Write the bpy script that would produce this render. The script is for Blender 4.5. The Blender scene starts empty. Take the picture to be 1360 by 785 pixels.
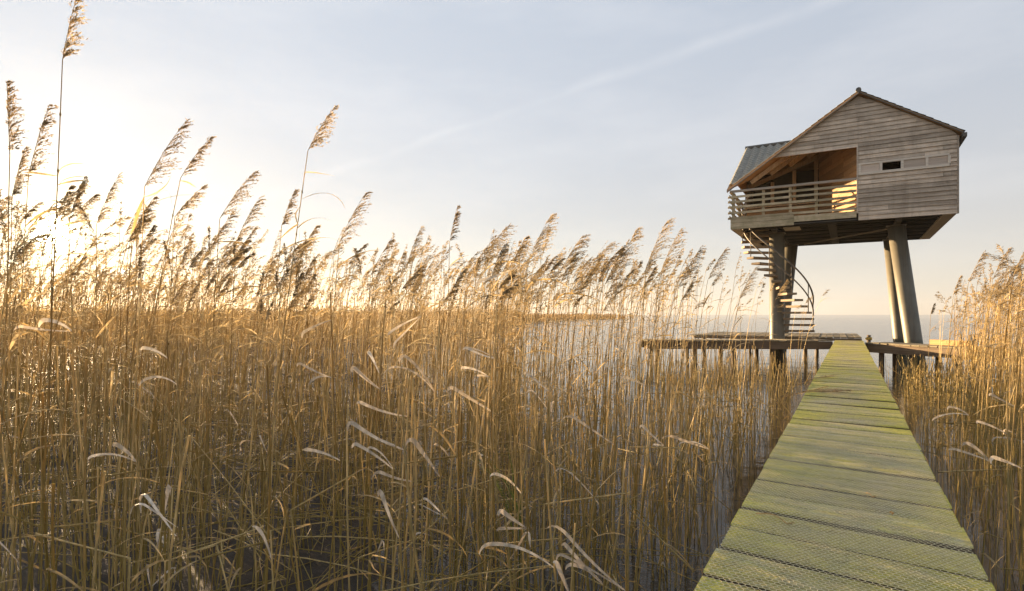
import bpy, math, random
import numpy as np
from mathutils import Vector, Matrix

random.seed(7)
rng = np.random.default_rng(11)
scene = bpy.context.scene
COL = scene.collection

# ------------------------------------------------------------------ camera
F = 760.0                      # focal length in photo pixels (1360 wide)
TH = math.atan2(448, F)        # camera looks this far left of the boardwalk
EYE = 1.5                      # eye height above the water
cam_d = bpy.data.cameras.new('camera')
cam_d.lens = 36 * F / 1360
cam_d.sensor_width = 36
cam_d.shift_y = 25.5 / 1360
cam_d.clip_start = 0.05
cam_d.clip_end = 20000
cam = bpy.data.objects.new('camera', cam_d)
cam.location = (0, 0, EYE)
cam.rotation_euler = (math.radians(90), 0, TH)
COL.objects.link(cam)
scene.camera = cam
AX = np.array([-math.sin(TH), math.cos(TH), 0.0])
RT = np.array([math.cos(TH), math.sin(TH), 0.0])
UP = np.array([0, 0, 1.0])


def pt(px, py, Z):
    """place in the world seen at a photo pixel, Z metres ahead"""
    return np.array([0, 0, EYE]) + Z * (AX + RT * (px - 680) / F + UP * (418 - py) / F)


# ------------------------------------------------------------------ light
SUN = AX + RT * (70 - 680) / F + UP * (418 - 310) / F
SUN = SUN / np.linalg.norm(SUN)
SUN_EL = math.asin(SUN[2])
SUN_AZ = math.atan2(SUN[0], SUN[1])

sun_d = bpy.data.lights.new('sun', 'SUN')
sun_d.energy = 5.0
sun_d.angle = math.radians(0.6)
sun_d.color = (1.0, 0.70, 0.38)
sun = bpy.data.objects.new('sun', sun_d)
sun.rotation_euler = Vector(SUN).to_track_quat('Z', 'Y').to_euler()
sun.location = (-30, 12, 20)
COL.objects.link(sun)

world = bpy.data.worlds.new('World')
scene.world = world
world.use_nodes = True
wn, wl = world.node_tree.nodes, world.node_tree.links
wn.clear()


def N(t, nodes=wn, **kw):
    n = nodes.new(t)
    for k, v in kw.items():
        setattr(n, k, v)
    return n


def wmath(op, a, b=None, c=None, clamp=False):
    n = N('ShaderNodeMath', operation=op, use_clamp=clamp)
    for i, v in enumerate((a, b, c)):
        if v is None:
            continue
        if isinstance(v, (int, float)):
            n.inputs[i].default_value = v
        else:
            wl.new(v, n.inputs[i])
    return n.outputs[0]


def wmix(fac, a, b, blend='MIX'):
    n = N('ShaderNodeMix', data_type='RGBA', blend_type=blend)
    for s, v in ((n.inputs[0], fac), (n.inputs[6], a), (n.inputs[7], b)):
        if isinstance(v, (int, float)):
            s.default_value = v
        elif isinstance(v, tuple):
            s.default_value = v
        else:
            wl.new(v, s)
    return n.outputs[2]


sky = N('ShaderNodeTexSky', sky_type='NISHITA')
sky.sun_disc = False
sky.sun_elevation = SUN_EL
sky.sun_rotation = SUN_AZ
sky.air_density = 1.0
sky.dust_density = 0.15
sky.ozone_density = 1.5
tc = N('ShaderNodeTexCoord')
dirv = tc.outputs['Generated']
sep = N('ShaderNodeSeparateXYZ')
wl.new(dirv, sep.inputs[0])
dot = N('ShaderNodeVectorMath', operation='DOT_PRODUCT')
wl.new(dirv, dot.inputs[0])
dot.inputs[1].default_value = tuple(SUN)
om = wmath('SUBTRACT', 1.0, dot.outputs['Value'])


def halo(k, a):
    e = wmath('MULTIPLY', om, -k)
    return wmath('MULTIPLY', wmath('EXPONENT', e), a)


# thin high veil over the blue: cirrus streaks and an old contrail
mp = N('ShaderNodeMapping', vector_type='POINT')
wl.new(dirv, mp.inputs[0])
mp.inputs['Rotation'].default_value = (0.15, -0.45, 0.2)
mp.inputs['Scale'].default_value = (2.2, 2.2, 9.0)
nz = N('ShaderNodeTexNoise')
wl.new(mp.outputs[0], nz.inputs[0])
nz.inputs['Scale'].default_value = 1.3
nz.inputs['Detail'].default_value = 7
nz.inputs['Roughness'].default_value = 0.62
cir = wmath('MULTIPLY', wmath('SUBTRACT', nz.outputs[0], 0.44, clamp=True), 1.5, clamp=True)
# contrail: a great circle through two photo points
c1 = AX + RT * (590 - 680) / F + UP * (418 - 178) / F
c2 = AX + RT * (960 - 680) / F + UP * (418 - 50) / F
cn = np.cross(c1, c2)
cn /= np.linalg.norm(cn)
cd = N('ShaderNodeVectorMath', operation='DOT_PRODUCT')
nz2 = N('ShaderNodeTexNoise')
wl.new(dirv, nz2.inputs[0])
nz2.inputs['Scale'].default_value = 9
nz2.inputs['Detail'].default_value = 6
wl.new(dirv, cd.inputs[0])
cd.inputs[1].default_value = tuple(cn)
off = wmath('ADD', cd.outputs['Value'], wmath('MULTIPLY', wmath('SUBTRACT', nz2.outputs[0], 0.5), 0.02))
band = wmath('SUBTRACT', 1.0, wmath('MULTIPLY', wmath('ABSOLUTE', off), 75.0), clamp=True)
band = wmath('MULTIPLY', band, wmath('MULTIPLY', wmath('SUBTRACT', nz2.outputs[0], 0.2, clamp=True), 0.75), clamp=True)
# horizon brightening of the veil
hz = wmath('EXPONENT', wmath('MULTIPLY', wmath('ABSOLUTE', sep.outputs[2]), -4.5))

K_SKY = 0.035
base = wmix(1.0, sky.outputs[0], (K_SKY, K_SKY, K_SKY, 1), 'MULTIPLY')
veil = wmix(hz, (0.113, 0.131, 0.160, 1), (0.198, 0.171, 0.143, 1))
col = wmix(0.80, base, veil)
cf = wmath('MAXIMUM', wmath('MULTIPLY', cir, 0.2), wmath('MULTIPLY', band, 0.36))
col = wmix(cf, col, (0.30, 0.285, 0.27, 1))
g = wmix(1.0, (0, 0, 0, 1), (0, 0, 0, 1))
for k, a, c in ((2.2, 0.032, (1.0, 0.93, 0.78, 1)), (16, 0.012, (1.0, 0.90, 0.70, 1)), (70, 0.035, (1.0, 0.86, 0.58, 1)),
                (330, 0.3, (1.0, 0.80, 0.45, 1)), (9000, 14.0, (1.0, 0.82, 0.5, 1))):
    h = halo(k, a)
    cc = N('ShaderNodeCombineXYZ')
    cl = wmix(1.0, (0, 0, 0, 1), c, 'ADD')
    sc = N('ShaderNodeVectorMath', operation='SCALE')
    wl.new(cl, sc.inputs[0])
    wl.new(h, sc.inputs['Scale'])
    col = wmix(1.0, col, sc.outputs[0], 'ADD')
bg = N('ShaderNodeBackground')
wl.new(col, bg.inputs[0])
bg.inputs[1].default_value = 1.0
wo = N('ShaderNodeOutputWorld')
wl.new(bg.outputs[0], wo.inputs[0])

scene.view_settings.view_transform = 'Standard'
scene.view_settings.look = 'None'
scene.view_settings.gamma = 1.0
scene.view_settings.exposure = 2.25
scene.view_settings.use_curve_mapping = False
scene.cycles.use_denoising = True
scene.cycles.denoising_input_passes = 'RGB_ALBEDO_NORMAL'
scene.cycles.max_bounces = 7
scene.cycles.diffuse_bounces = 4
scene.cycles.transmission_bounces = 4
scene.cycles.sample_clamp_indirect = 6.0

# ------------------------------------------------------------------ materials
MATS = {}


def material(name):
    m = bpy.data.materials.new(name)
    m.use_nodes = True
    m.node_tree.nodes.clear()
    MATS[name] = m
    return m


class NT:
    """short node writing"""

    def __init__(self, m):
        self.n, self.l = m.node_tree.nodes, m.node_tree.links

    def put(self, s, v):
        if v is None:
            return
        if isinstance(v, (int, float)):
            s.default_value = v
        elif isinstance(v, (tuple, list)):
            s.default_value = tuple(v) + ((1,) if len(v) == 3 and s.type == 'RGBA' else ())
        else:
            self.l.new(v, s)

    def math(self, op, a, b=None, clamp=False):
        n = self.n.new('ShaderNodeMath')
        n.operation = op
        n.use_clamp = clamp
        self.put(n.inputs[0], a)
        self.put(n.inputs[1], b)
        return n.outputs[0]

    def mix(self, f, a, b, blend='MIX'):
        n = self.n.new('ShaderNodeMix')
        n.data_type = 'RGBA'
        n.blend_type = blend
        self.put(n.inputs[0], f)
        self.put(n.inputs[6], a)
        self.put(n.inputs[7], b)
        return n.outputs[2]

    def coord(self, which='Object', scale=(1, 1, 1), loc=None, rot=None):
        t = self.n.new('ShaderNodeTexCoord')
        m = self.n.new('ShaderNodeMapping')
        self.l.new(t.outputs[which], m.inputs[0])
        m.inputs['Scale'].default_value = scale
        if rot:
            m.inputs['Rotation'].default_value = rot
        if loc is not None:
            self.put(m.inputs['Location'], loc)
        return m.outputs[0]

    def world(self, scale=(1, 1, 1)):
        t = self.n.new('ShaderNodeNewGeometry')
        m = self.n.new('ShaderNodeMapping')
        self.l.new(t.outputs['Position'], m.inputs[0])
        m.inputs['Scale'].default_value = scale
        return m.outputs[0]

    def noise(self, vec, scale, detail=4, rough=0.55, dist=0.0):
        n = self.n.new('ShaderNodeTexNoise')
        self.l.new(vec, n.inputs[0])
        n.inputs['Scale'].default_value = scale
        n.inputs['Detail'].default_value = detail
        n.inputs['Roughness'].default_value = rough
        n.inputs['Distortion'].default_value = dist
        return n.outputs[0]

    def ramp(self, f, stops):
        n = self.n.new('ShaderNodeValToRGB')
        self.l.new(f, n.inputs[0])
        e = n.color_ramp.elements
        while len(e) < len(stops):
            e.new(0.5)
        for i, (p, c) in enumerate(stops):
            e[i].position = p
            e[i].color = (c[0], c[1], c[2], 1) if isinstance(c, tuple) else (c, c, c, 1)
        return n.outputs[0]

    def rnd(self):
        return self.n.new('ShaderNodeObjectInfo').outputs['Random']

    def attr(self, name):
        a = self.n.new('ShaderNodeAttribute')
        a.attribute_name = name
        return a.outputs['Fac']

    def bump(self, h, strength=0.3, dist=0.01):
        b = self.n.new('ShaderNodeBump')
        b.inputs['Strength'].default_value = strength
        b.inputs['Distance'].default_value = dist
        self.l.new(h, b.inputs['Height'])
        return b.outputs[0]

    def principled(self, col, rough=0.7, bump=None, metal=0.0, spec=0.4, ior=None):
        p = self.n.new('ShaderNodeBsdfPrincipled')
        self.put(p.inputs['Base Color'], col)
        self.put(p.inputs['Roughness'], rough)
        p.inputs['Metallic'].default_value = metal
        p.inputs['Specular IOR Level'].default_value = spec
        if ior:
            p.inputs['IOR'].default_value = ior
        if bump is not None:
            self.l.new(bump, p.inputs['Normal'])
        return p.outputs[0]

    def out(self, s, vol=None):
        o = self.n.new('ShaderNodeOutputMaterial')
        if s is not None:
            self.l.new(s, o.inputs['Surface'])
        if vol is not None:
            self.l.new(vol, o.inputs['Volume'])


def wood(name, dark, light, axis=0, grain=1.0, green=0.0, rough=0.75, stain=0.3, streak=False):
    """weathered timber; grain runs along object axis 0/1/2"""
    m = material(name)
    t = NT(m)
    sc = [34, 34, 34]
    sc[axis] = 1.4
    r = t.rnd()
    shift = t.n.new('ShaderNodeCombineXYZ')
    for i in range(3):
        t.put(shift.inputs[i], t.math('MULTIPLY', r, 37.0 + 11 * i))
    v = t.coord('Object', tuple(s * grain for s in sc), loc=shift.outputs[0])
    g1 = t.noise(v, 1.0, 6, 0.65, 0.4)
    v2 = t.world((1.3, 1.3, 1.3))
    bl = t.noise(v2, 1.6, 5, 0.6)
    c = t.ramp(g1, [(0.28, dark), (0.5, tuple((a + b) / 2 for a, b in zip(dark, light))), (0.72, light)])
    tone = t.math('MULTIPLY_ADD', r, 0.6)
    tone.node.inputs[2].default_value = 0.7
    c = t.mix(1.0, c, tone, 'MULTIPLY')
    st = t.math('MULTIPLY', t.math('SUBTRACT', bl, 0.5, clamp=True), stain * 6, clamp=True)
    c = t.mix(st, c, tuple(x * 0.55 for x in dark))
    if streak:
        sn = t.noise(t.world((3.1, 3.1, .5)), 1.0, 6, 0.75, 1.0)
        c = t.mix(1.0, c, t.ramp(sn, [(0.30, 0.76), (0.5, 1.02), (0.72, 1.14)]), 'MULTIPLY')
    if green:
        gr = t.noise(t.world((2.5, 2.5, 2.5)), 1.9, 6, 0.65)
        gf = t.math('MULTIPLY', t.math('SUBTRACT', gr, 0.5 - 0.25 * green, clamp=True), 4.5 * green, clamp=True)
        c = t.mix(gf, c, (0.125, 0.135, 0.04))
    t.out(t.principled(c, rough, t.bump(g1, 0.35, 0.006), spec=0.25))
    return m


wood('weathered_siding', (0.29, 0.225, 0.165), (0.68, 0.58, 0.47), 0, stain=0.3, streak=True)
wood('weathered_trim', (0.28, 0.22, 0.17), (0.52, 0.45, 0.37), 0, stain=0.15)
wood('pale_frame', (0.42, 0.37, 0.31), (0.62, 0.56, 0.48), 0, stain=0.05)
wood('shutter_panel', (0.43, 0.36, 0.30), (0.60, 0.51, 0.43), 0, stain=0.05)
wood('mossy_rail', (0.30, 0.24, 0.15), (0.60, 0.51, 0.36), 0, green=0.35)
wood('warm_boards', (0.26, 0.145, 0.065), (0.44, 0.27, 0.135), 0, stain=0.2)
wood('warm_post', (0.32, 0.22, 0.13), (0.52, 0.40, 0.27), 2, stain=0.1)
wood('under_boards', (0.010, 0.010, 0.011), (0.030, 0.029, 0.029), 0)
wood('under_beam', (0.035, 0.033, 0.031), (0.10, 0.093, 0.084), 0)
wood('deck_boards', (0.15, 0.12, 0.08), (0.34, 0.28, 0.19), 1, green=0.3)
wood('deck_beam', (0.10, 0.068, 0.042), (0.23, 0.165, 0.105), 0)
wood('wet_post_and_gap_shade', (0.06, 0.045, 0.03), (0.17, 0.12, 0.075), 2)
wood('tread_wood', (0.15, 0.105, 0.065), (0.30, 0.225, 0.145), 0, stain=0.1)
wood('fresh_beam', (0.55, 0.33, 0.13), (0.72, 0.47, 0.21), 0, stain=0.05)


def plank_material():
    m = material('mossy_plank')
    t = NT(m)
    r = t.rnd()
    sh = t.n.new('ShaderNodeCombineXYZ')
    t.put(sh.inputs[0], t.math('MULTIPLY', r, 41.0))
    t.put(sh.inputs[1], t.math('MULTIPLY', r, 77.0))
    v = t.coord('Object', (1.6, 26, 26), loc=sh.outputs[0])
    g1 = t.noise(v, 1.6, 7, 0.68, 0.6)
    c = t.ramp(g1, [(0.28, (0.17, 0.135, 0.075)), (0.5, (0.38, 0.32, 0.20)), (0.74, (0.56, 0.49, 0.34))])
    tone = t.math('MULTIPLY_ADD', r, 0.4)
    tone.node.inputs[2].default_value = 0.8
    c = t.mix(1.0, c, tone, 'MULTIPLY')
    w = t.world()
    big = t.noise(w, 2.3, 6, 0.62)
    fine = t.noise(w, 26, 4, 0.7)
    # moss sits thickest near both plank ends
    ob = t.n.new('ShaderNodeTexCoord')
    sx = t.n.new('ShaderNodeSeparateXYZ')
    t.l.new(ob.outputs['Object'], sx.inputs[0])
    edge = t.math('MULTIPLY', t.math('SUBTRACT', t.math('ABSOLUTE', sx.outputs[0]), 0.12, clamp=True), 1.55, clamp=True)
    mf = t.math('ADD', t.math('MULTIPLY', t.math('SUBTRACT', big, 0.30), 2.4), edge)
    mf = t.math('ADD', mf, t.math('MULTIPLY', t.math('SUBTRACT', fine, 0.5), 1.1), clamp=True)
    moss = t.mix(fine, (0.30, 0.265, 0.028), (0.62, 0.555, 0.10))
    c = t.mix(t.math('MULTIPLY', mf, 0.86), c, moss)
    spk = t.noise(w, 90, 3, 0.75)
    c = t.mix(1.0, c, t.ramp(spk, [(0.30, 0.55), (0.5, 1.05), (0.75, 1.35)]), 'MULTIPLY')
    # pale lichen
    vo = t.n.new('ShaderNodeTexVoronoi')
    t.l.new(w, vo.inputs['Vector'])
    vo.inputs['Scale'].default_value = 17
    ln = t.noise(w, 55, 3, 0.7)
    lf = t.math('SUBTRACT', 0.43, t.math('ADD', vo.outputs['Distance'], t.math('MULTIPLY', ln, 0.30)), clamp=True)
    lf = t.math('MULTIPLY', t.math('MULTIPLY', lf, 26.0, clamp=True),
                t.math('MULTIPLY', t.math('SUBTRACT', edge, 0.26, clamp=True), 4.0, clamp=True), clamp=True)
    lf = t.math('MULTIPLY', lf, t.math('GREATER_THAN', t.noise(w, 5.0, 2), 0.47))
    c = t.mix(t.math('MULTIPLY', lf, 0.8), c, (0.46, 0.48, 0.42))
    h = t.math('ADD', g1, t.math('MULTIPLY', fine, 0.9))
    t.out(t.principled(c, 0.85, t.bump(h, 0.6, 0.008), spec=0.2))


plank_material()


def simple(name, col, rough=0.6, var=0.25, scale=8, metal=0.0, bump=0.2, spec=0.4):
    m = material(name)
    t = NT(m)
    w = t.world()
    n = t.noise(w, scale, 5, 0.6)
    f = t.noise(w, scale * 6, 3, 0.6)
    c = t.mix(n, tuple(x * (1 - var) for x in col), tuple(min(1, x * (1 + var)) for x in col))
    t.out(t.principled(c, rough, t.bump(f, bump, 0.004), metal, spec))
    return m


def pipe_material():
    m = material('painted_pipe')
    t = NT(m)
    w = t.world()
    a = t.noise(t.world((9, 9, .7)), 1.0, 5, 0.65)
    b = t.noise(w, 3.0, 5, 0.6)
    c = t.mix(b, (0.105, 0.095, 0.072), (0.185, 0.168, 0.130))
    c = t.mix(t.math('MULTIPLY', t.math('SUBTRACT', a, 0.52, clamp=True), 3.0, clamp=True), c, (0.07, 0.05, 0.033))
    sx = t.n.new('ShaderNodeSeparateXYZ')
    t.l.new(w, sx.inputs[0])
    tide = t.math('SUBTRACT', t.math('ADD', 0.55, t.math('MULTIPLY', b, 0.5)), sx.outputs[2])
    c = t.mix(t.math('MULTIPLY', tide, 5.0, clamp=True), c, (0.045, 0.045, 0.022))
    t.out(t.principled(c, 0.5, t.bump(b, 0.2, 0.004), spec=0.35))


pipe_material()
simple('dark_steel', (0.16, 0.135, 0.11), 0.5, 0.25, 6, 0.3)
simple('wire', (0.66, 0.60, 0.40), 0.6, 0.4, 30, 0.1)
simple('roof_tile', (0.27, 0.268, 0.238), 0.7, 0.4, 7)
simple('roof_edge', (0.10, 0.095, 0.085), 0.7, 0.3, 9)
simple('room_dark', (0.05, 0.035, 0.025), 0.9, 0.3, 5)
simple('rope_yellow', (0.55, 0.36, 0.07), 0.8, 0.3, 30)
simple('far_bank', (0.21, 0.145, 0.075), 0.95, 0.4, 0.6, bump=0.8)


def reed_mat(name, lo, hi, trans, base_green=None, rough=0.6):
    m = material(name)
    t = NT(m)
    k = t.math('FRACT', t.math('ADD', t.attr('tint'), t.rnd()))
    c = t.mix(k, lo, hi)
    w = t.world((40, 40, 9))
    c = t.mix(1.0, c, t.ramp(t.noise(w, 1.0, 3, 0.6), [(0.3, 0.5), (0.7, 1.15)]), 'MULTIPLY')
    if base_green:
        sx = t.n.new('ShaderNodeSeparateXYZ')
        gm = t.n.new('ShaderNodeNewGeometry')
        t.l.new(gm.outputs['Position'], sx.inputs[0])
        hgt = t.math('ADD', sx.outputs[2], t.math('MULTIPLY', k, 0.5))
        f = t.math('MULTIPLY', t.math('SUBTRACT', 1.25, hgt, clamp=True), 0.95, clamp=True)
        c = t.mix(f, c, base_green)
    p = t.principled(c, rough, spec=0.25)
    tr = t.n.new('ShaderNodeBsdfTranslucent')
    t.l.new(c, tr.inputs[0])
    ms = t.n.new('ShaderNodeMixShader')
    ms.inputs[0].default_value = trans
    t.l.new(p, ms.inputs[1])
    t.l.new(tr.outputs[0], ms.inputs[2])
    t.out(ms.outputs[0])


reed_mat('reed_stem', (0.36, 0.215, 0.055), (0.90, 0.71, 0.36), 0.38, (0.40, 0.31, 0.09))
reed_mat('reed_leaf', (0.48, 0.32, 0.125), (0.78, 0.60, 0.33), 0.52)
reed_mat('reed_blade', (0.68, 0.55, 0.40), (0.84, 0.73, 0.58), 0.28)
reed_mat('reed_plume', (0.33, 0.235, 0.115), (0.54, 0.415, 0.235), 0.42)
reed_mat('green_blade', (0.16, 0.20, 0.03), (0.22, 0.26, 0.05), 0.45)


def water_material():
    m = material('lake_water')
    t = NT(m)
    v = t.world((0.75, 1.0, 1.0))
    n1 = t.noise(v, 1.1, 5, 0.62, 0.4)
    n2 = t.noise(v, 6.5, 4, 0.6)
    n3 = t.noise(v, 0.16, 3, 0.5)
    h = t.math('ADD', t.math('MULTIPLY', n1, 1.0), t.math('MULTIPLY', n2, 0.22))
    h = t.math('ADD', h, t.math('MULTIPLY', n3, 1.6))
    vl = t.n.new('ShaderNodeVectorMath')
    vl.operation = 'LENGTH'
    t.l.new(t.world((1, 1, 0)), vl.inputs[0])
    open_ = t.math('MULTIPLY', t.math('SUBTRACT', vl.outputs['Value'], 15.0, clamp=False), 0.03, clamp=True)
    h = t.math('MULTIPLY', h, t.math('ADD', t.math('MULTIPLY', open_, 0.85), 0.15))
    t.out(t.principled((0.045, 0.037, 0.025), 0.10, t.bump(h, 0.6, 0.14), spec=0.5, ior=1.33))


water_material()


def mud_material():
    m = material('wet_mud')
    t = NT(m)
    w = t.world()
    a = t.noise(w, 3.2, 6, 0.65)
    b = t.noise(t.world((9, 60, 30)), 1.0, 4, 0.7, 2.0)
    c = t.ramp(a, [(0.3, (0.022, 0.017, 0.011)), (0.7, (0.075, 0.056, 0.035))])
    c = t.mix(t.math('MULTIPLY', t.math('SUBTRACT', b, 0.56, clamp=True), 4.0, clamp=True), c, (0.20, 0.145, 0.08))
    r = t.ramp(a, [(0.35, 0.5), (0.6, 0.85)])
    t.out(t.principled(c, r, t.bump(t.math('ADD', a, b), 0.7, 0.04), spec=0.5))


mud_material()


# ------------------------------------------------------------------ builders
def tag(o, label=None, cat=None, group=None, kind=None):
    for k, v in (('label', label), ('category', cat), ('group', group), ('kind', kind)):
        if v:
            o[k] = v
    return o


def empty(name, loc=(0, 0, 0)):
    o = bpy.data.objects.new(name, None)
    o.location = loc
    o.empty_display_size = 0.2
    COL.objects.link(o)
    return o


def link(name, me, parent=None, mat=None, loc=None):
    if mat is not None and not me.materials:
        me.materials.append(MATS[mat])
    o = bpy.data.objects.new(name, me)
    COL.objects.link(o)
    if parent is not None:
        o.parent = parent
    if loc is not None:
        o.location = loc
    return o


def mesh_py(name, v, f, smooth=False):
    me = bpy.data.meshes.new(name)
    me.from_pydata([tuple(map(float, p)) for p in v], [], f)
    if smooth:
        me.polygons.foreach_set('use_smooth', [True] * len(me.polygons))
    me.update()
    return me


def mesh_np(name, v, q, tint=None, smooth=False):
    """big mesh of quads"""
    me = bpy.data.meshes.new(name)
    v = np.asarray(v, dtype=np.float32)
    q = np.asarray(q, dtype=np.int32)
    me.vertices.add(len(v))
    me.vertices.foreach_set('co', v.ravel())
    me.loops.add(q.size)
    me.loops.foreach_set('vertex_index', q.ravel())
    me.polygons.add(len(q))
    me.polygons.foreach_set('loop_start', np.arange(0, q.size, 4, dtype=np.int32))
    if smooth:
        me.polygons.foreach_set('use_smooth', np.ones(len(q), dtype=bool))
    if tint is not None:
        a = me.attributes.new('tint', 'FLOAT', 'POINT')
        a.data.foreach_set('value', np.asarray(tint, dtype=np.float32))
    me.update(calc_edges=True)
    me.validate()
    return me


def prism(poly, y0, y1):
    """poly in x,z (counter-clockwise seen from -y) extruded along y"""
    n = len(poly)
    v = [(x, y0, z) for x, z in poly] + [(x, y1, z) for x, z in poly]
    f = [tuple(range(n)), tuple(range(2 * n - 1, n - 1, -1))]
    for i in range(n):
        j = (i + 1) % n
        f.append((j, i, i + n, j + n))
    return v, f


def box_vf(x0, x1, y0, y1, z0, z1):
    return prism([(x0, z0), (x1, z0), (x1, z1), (x0, z1)], y0, y1)


def bar_vf(a, b, w, h, up=(0, 0, 1)):
    """square bar from a to b"""
    a, b = np.array(a, float), np.array(b, float)
    d = b - a
    d /= np.linalg.norm(d)
    s = np.cross(d, up)
    if np.linalg.norm(s) < 1e-5:
        s = np.cross(d, (0, 1, 0))
    s /= np.linalg.norm(s)
    u = np.cross(s, d)
    v = []
    for p in (a, b):
        for i, j in ((-1, -1), (1, -1), (1, 1), (-1, 1)):
            v.append(p + s * w / 2 * i + u * h / 2 * j)
    f = [(3, 2, 1, 0), (4, 5, 6, 7)] + [(i, (i + 1) % 4, (i + 1) % 4 + 4, i + 4) for i in range(4)]
    return v, f


def tube_vf(path, rad, k=10, cap=True):
    path = np.asarray(path, float)
    n = len(path)
    rad = np.broadcast_to(np.asarray(rad, float), (n,))
    d = np.gradient(path, axis=0)
    d /= np.linalg.norm(d, axis=1)[:, None]
    ref = np.array([0.31, 0.95, 0.05]) if abs(d[:, 1]).mean() < 0.8 else np.array([1.0, 0, 0.1])
    s = np.cross(d, ref)
    s /= np.linalg.norm(s, axis=1)[:, None]
    u = np.cross(d, s)
    a = np.linspace(0, 2 * np.pi, k, endpoint=False)
    v = path[:, None, :] + rad[:, None, None] * (np.cos(a)[None, :, None] * s[:, None, :] + np.sin(a)[None, :, None] * u[:, None, :])
    v = v.reshape(-1, 3)
    f = []
    for i in range(n - 1):
        for j in range(k):
            f.append((i * k + j, i * k + (j + 1) % k, (i + 1) * k + (j + 1) % k, (i + 1) * k + j))
    if cap:
        f.append(tuple(range(k))[::-1])
        f.append(tuple(range((n - 1) * k, n * k)))
    return v, f


S = 0.75       # house and boardwalk were measured with the eye 2 units above the water


def piece(name, vf, mat, parent, smooth=False, centre=True):
    """one mesh object in measured units, its origin in its own middle"""
    v, f = vf
    v = np.asarray(v, float) * S
    c = (v.min(0) + v.max(0)) / 2 if centre else np.zeros(3)
    me = mesh_py(name, v - c, f, smooth)
    return link(name, me, parent, mat, tuple(c))


def merge(parts):
    V, Fc = [], []
    for v, f in parts:
        o = len(V)
        V += [tuple(p) for p in v]
        Fc += [tuple(i + o for i in t) for t in f]
    return V, Fc


# ================================================================== SETTING
def px_of(x, y):
    d = -x * math.sin(TH) + y * math.cos(TH)
    return 680 + F * (x * math.cos(TH) + y * math.sin(TH)) / d, d


W = 9000
lake = link('lake_water', mesh_py('lake_water', [(-W, -60, 0), (W, -60, 0), (W, W, 0), (-W, W, 0)], [(0, 1, 2, 3)]), None, 'lake_water')
tag(lake, kind='structure')


def smooth_noise(x, y, f, seed):
    r = np.random.default_rng(seed)
    z = 0
    for i in range(5):
        a = r.uniform(0, 2 * np.pi)
        ff = f * (1.0 + 0.55 * i)
        z = z + np.sin((x * np.cos(a) + y * np.sin(a)) * ff + r.uniform(0, 6)) / (1 + 0.35 * i)
    return z / 3


# mud bank under the left reed bed: dips under the water away from it
def mud_sheet():
    xs = np.linspace(-52, 14, 441)
    ys = np.linspace(-4, 30, 227)
    X, Y = np.meshgrid(xs, ys)
    nz_ = smooth_noise(X, Y, 2.6, 3) * 0.02 + smooth_noise(X, Y, 6.0, 4) * 0.025 + rng.normal(0, .012, X.shape)
    D = -X * math.sin(TH) + Y * math.cos(TH)
    P = 680 + F * (X * math.cos(TH) + Y * math.sin(TH)) / np.maximum(D, 0.3)
    lvl = 0.055 - np.clip((P - 400) / 260, 0, 1) * 0.10 - np.clip((D - 13) / 5, 0, 1) * 0.3 * (P > 500)
    lvl = np.where(D < 0.5, -0.03, lvl)
    Z = lvl + nz_
    v = np.stack([X, Y, Z], -1).reshape(-1, 3)
    nx = len(xs)
    i = np.arange(len(ys) - 1)[:, None] * nx + np.arange(nx - 1)[None, :]
    q = np.stack([i, i + 1, i + nx + 1, i + nx], -1).reshape(-1, 4)
    o = link('mud_ground', mesh_np('mud_ground', v, q, smooth=True), None, 'wet_mud')
    tag(o, kind='structure')


mud_sheet()


# low far bank with its flat line of reeds, ending in a spit out in the lake
def far_bank():
    P = [(-700, 30), (300, 32), (560, 36), (655, 44), (700, 90), (770, 150), (835, 190),
         (838, 215), (760, 300), (200, 330), (-700, 330)]
    pts = [pt(p, 418, z) for p, z in P]
    n = len(pts)
    v = [(p[0], p[1], 0.10) for p in pts] + [(p[0], p[1], -0.6) for p in pts]
    f = [tuple(range(n))] + [(i, i + n, (i + 1) % n + n, (i + 1) % n) for i in range(n)]
    o = link('far_bank', mesh_py('far_bank', v, f), None, 'far_bank')
    tag(o, kind='structure')


far_bank()

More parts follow.
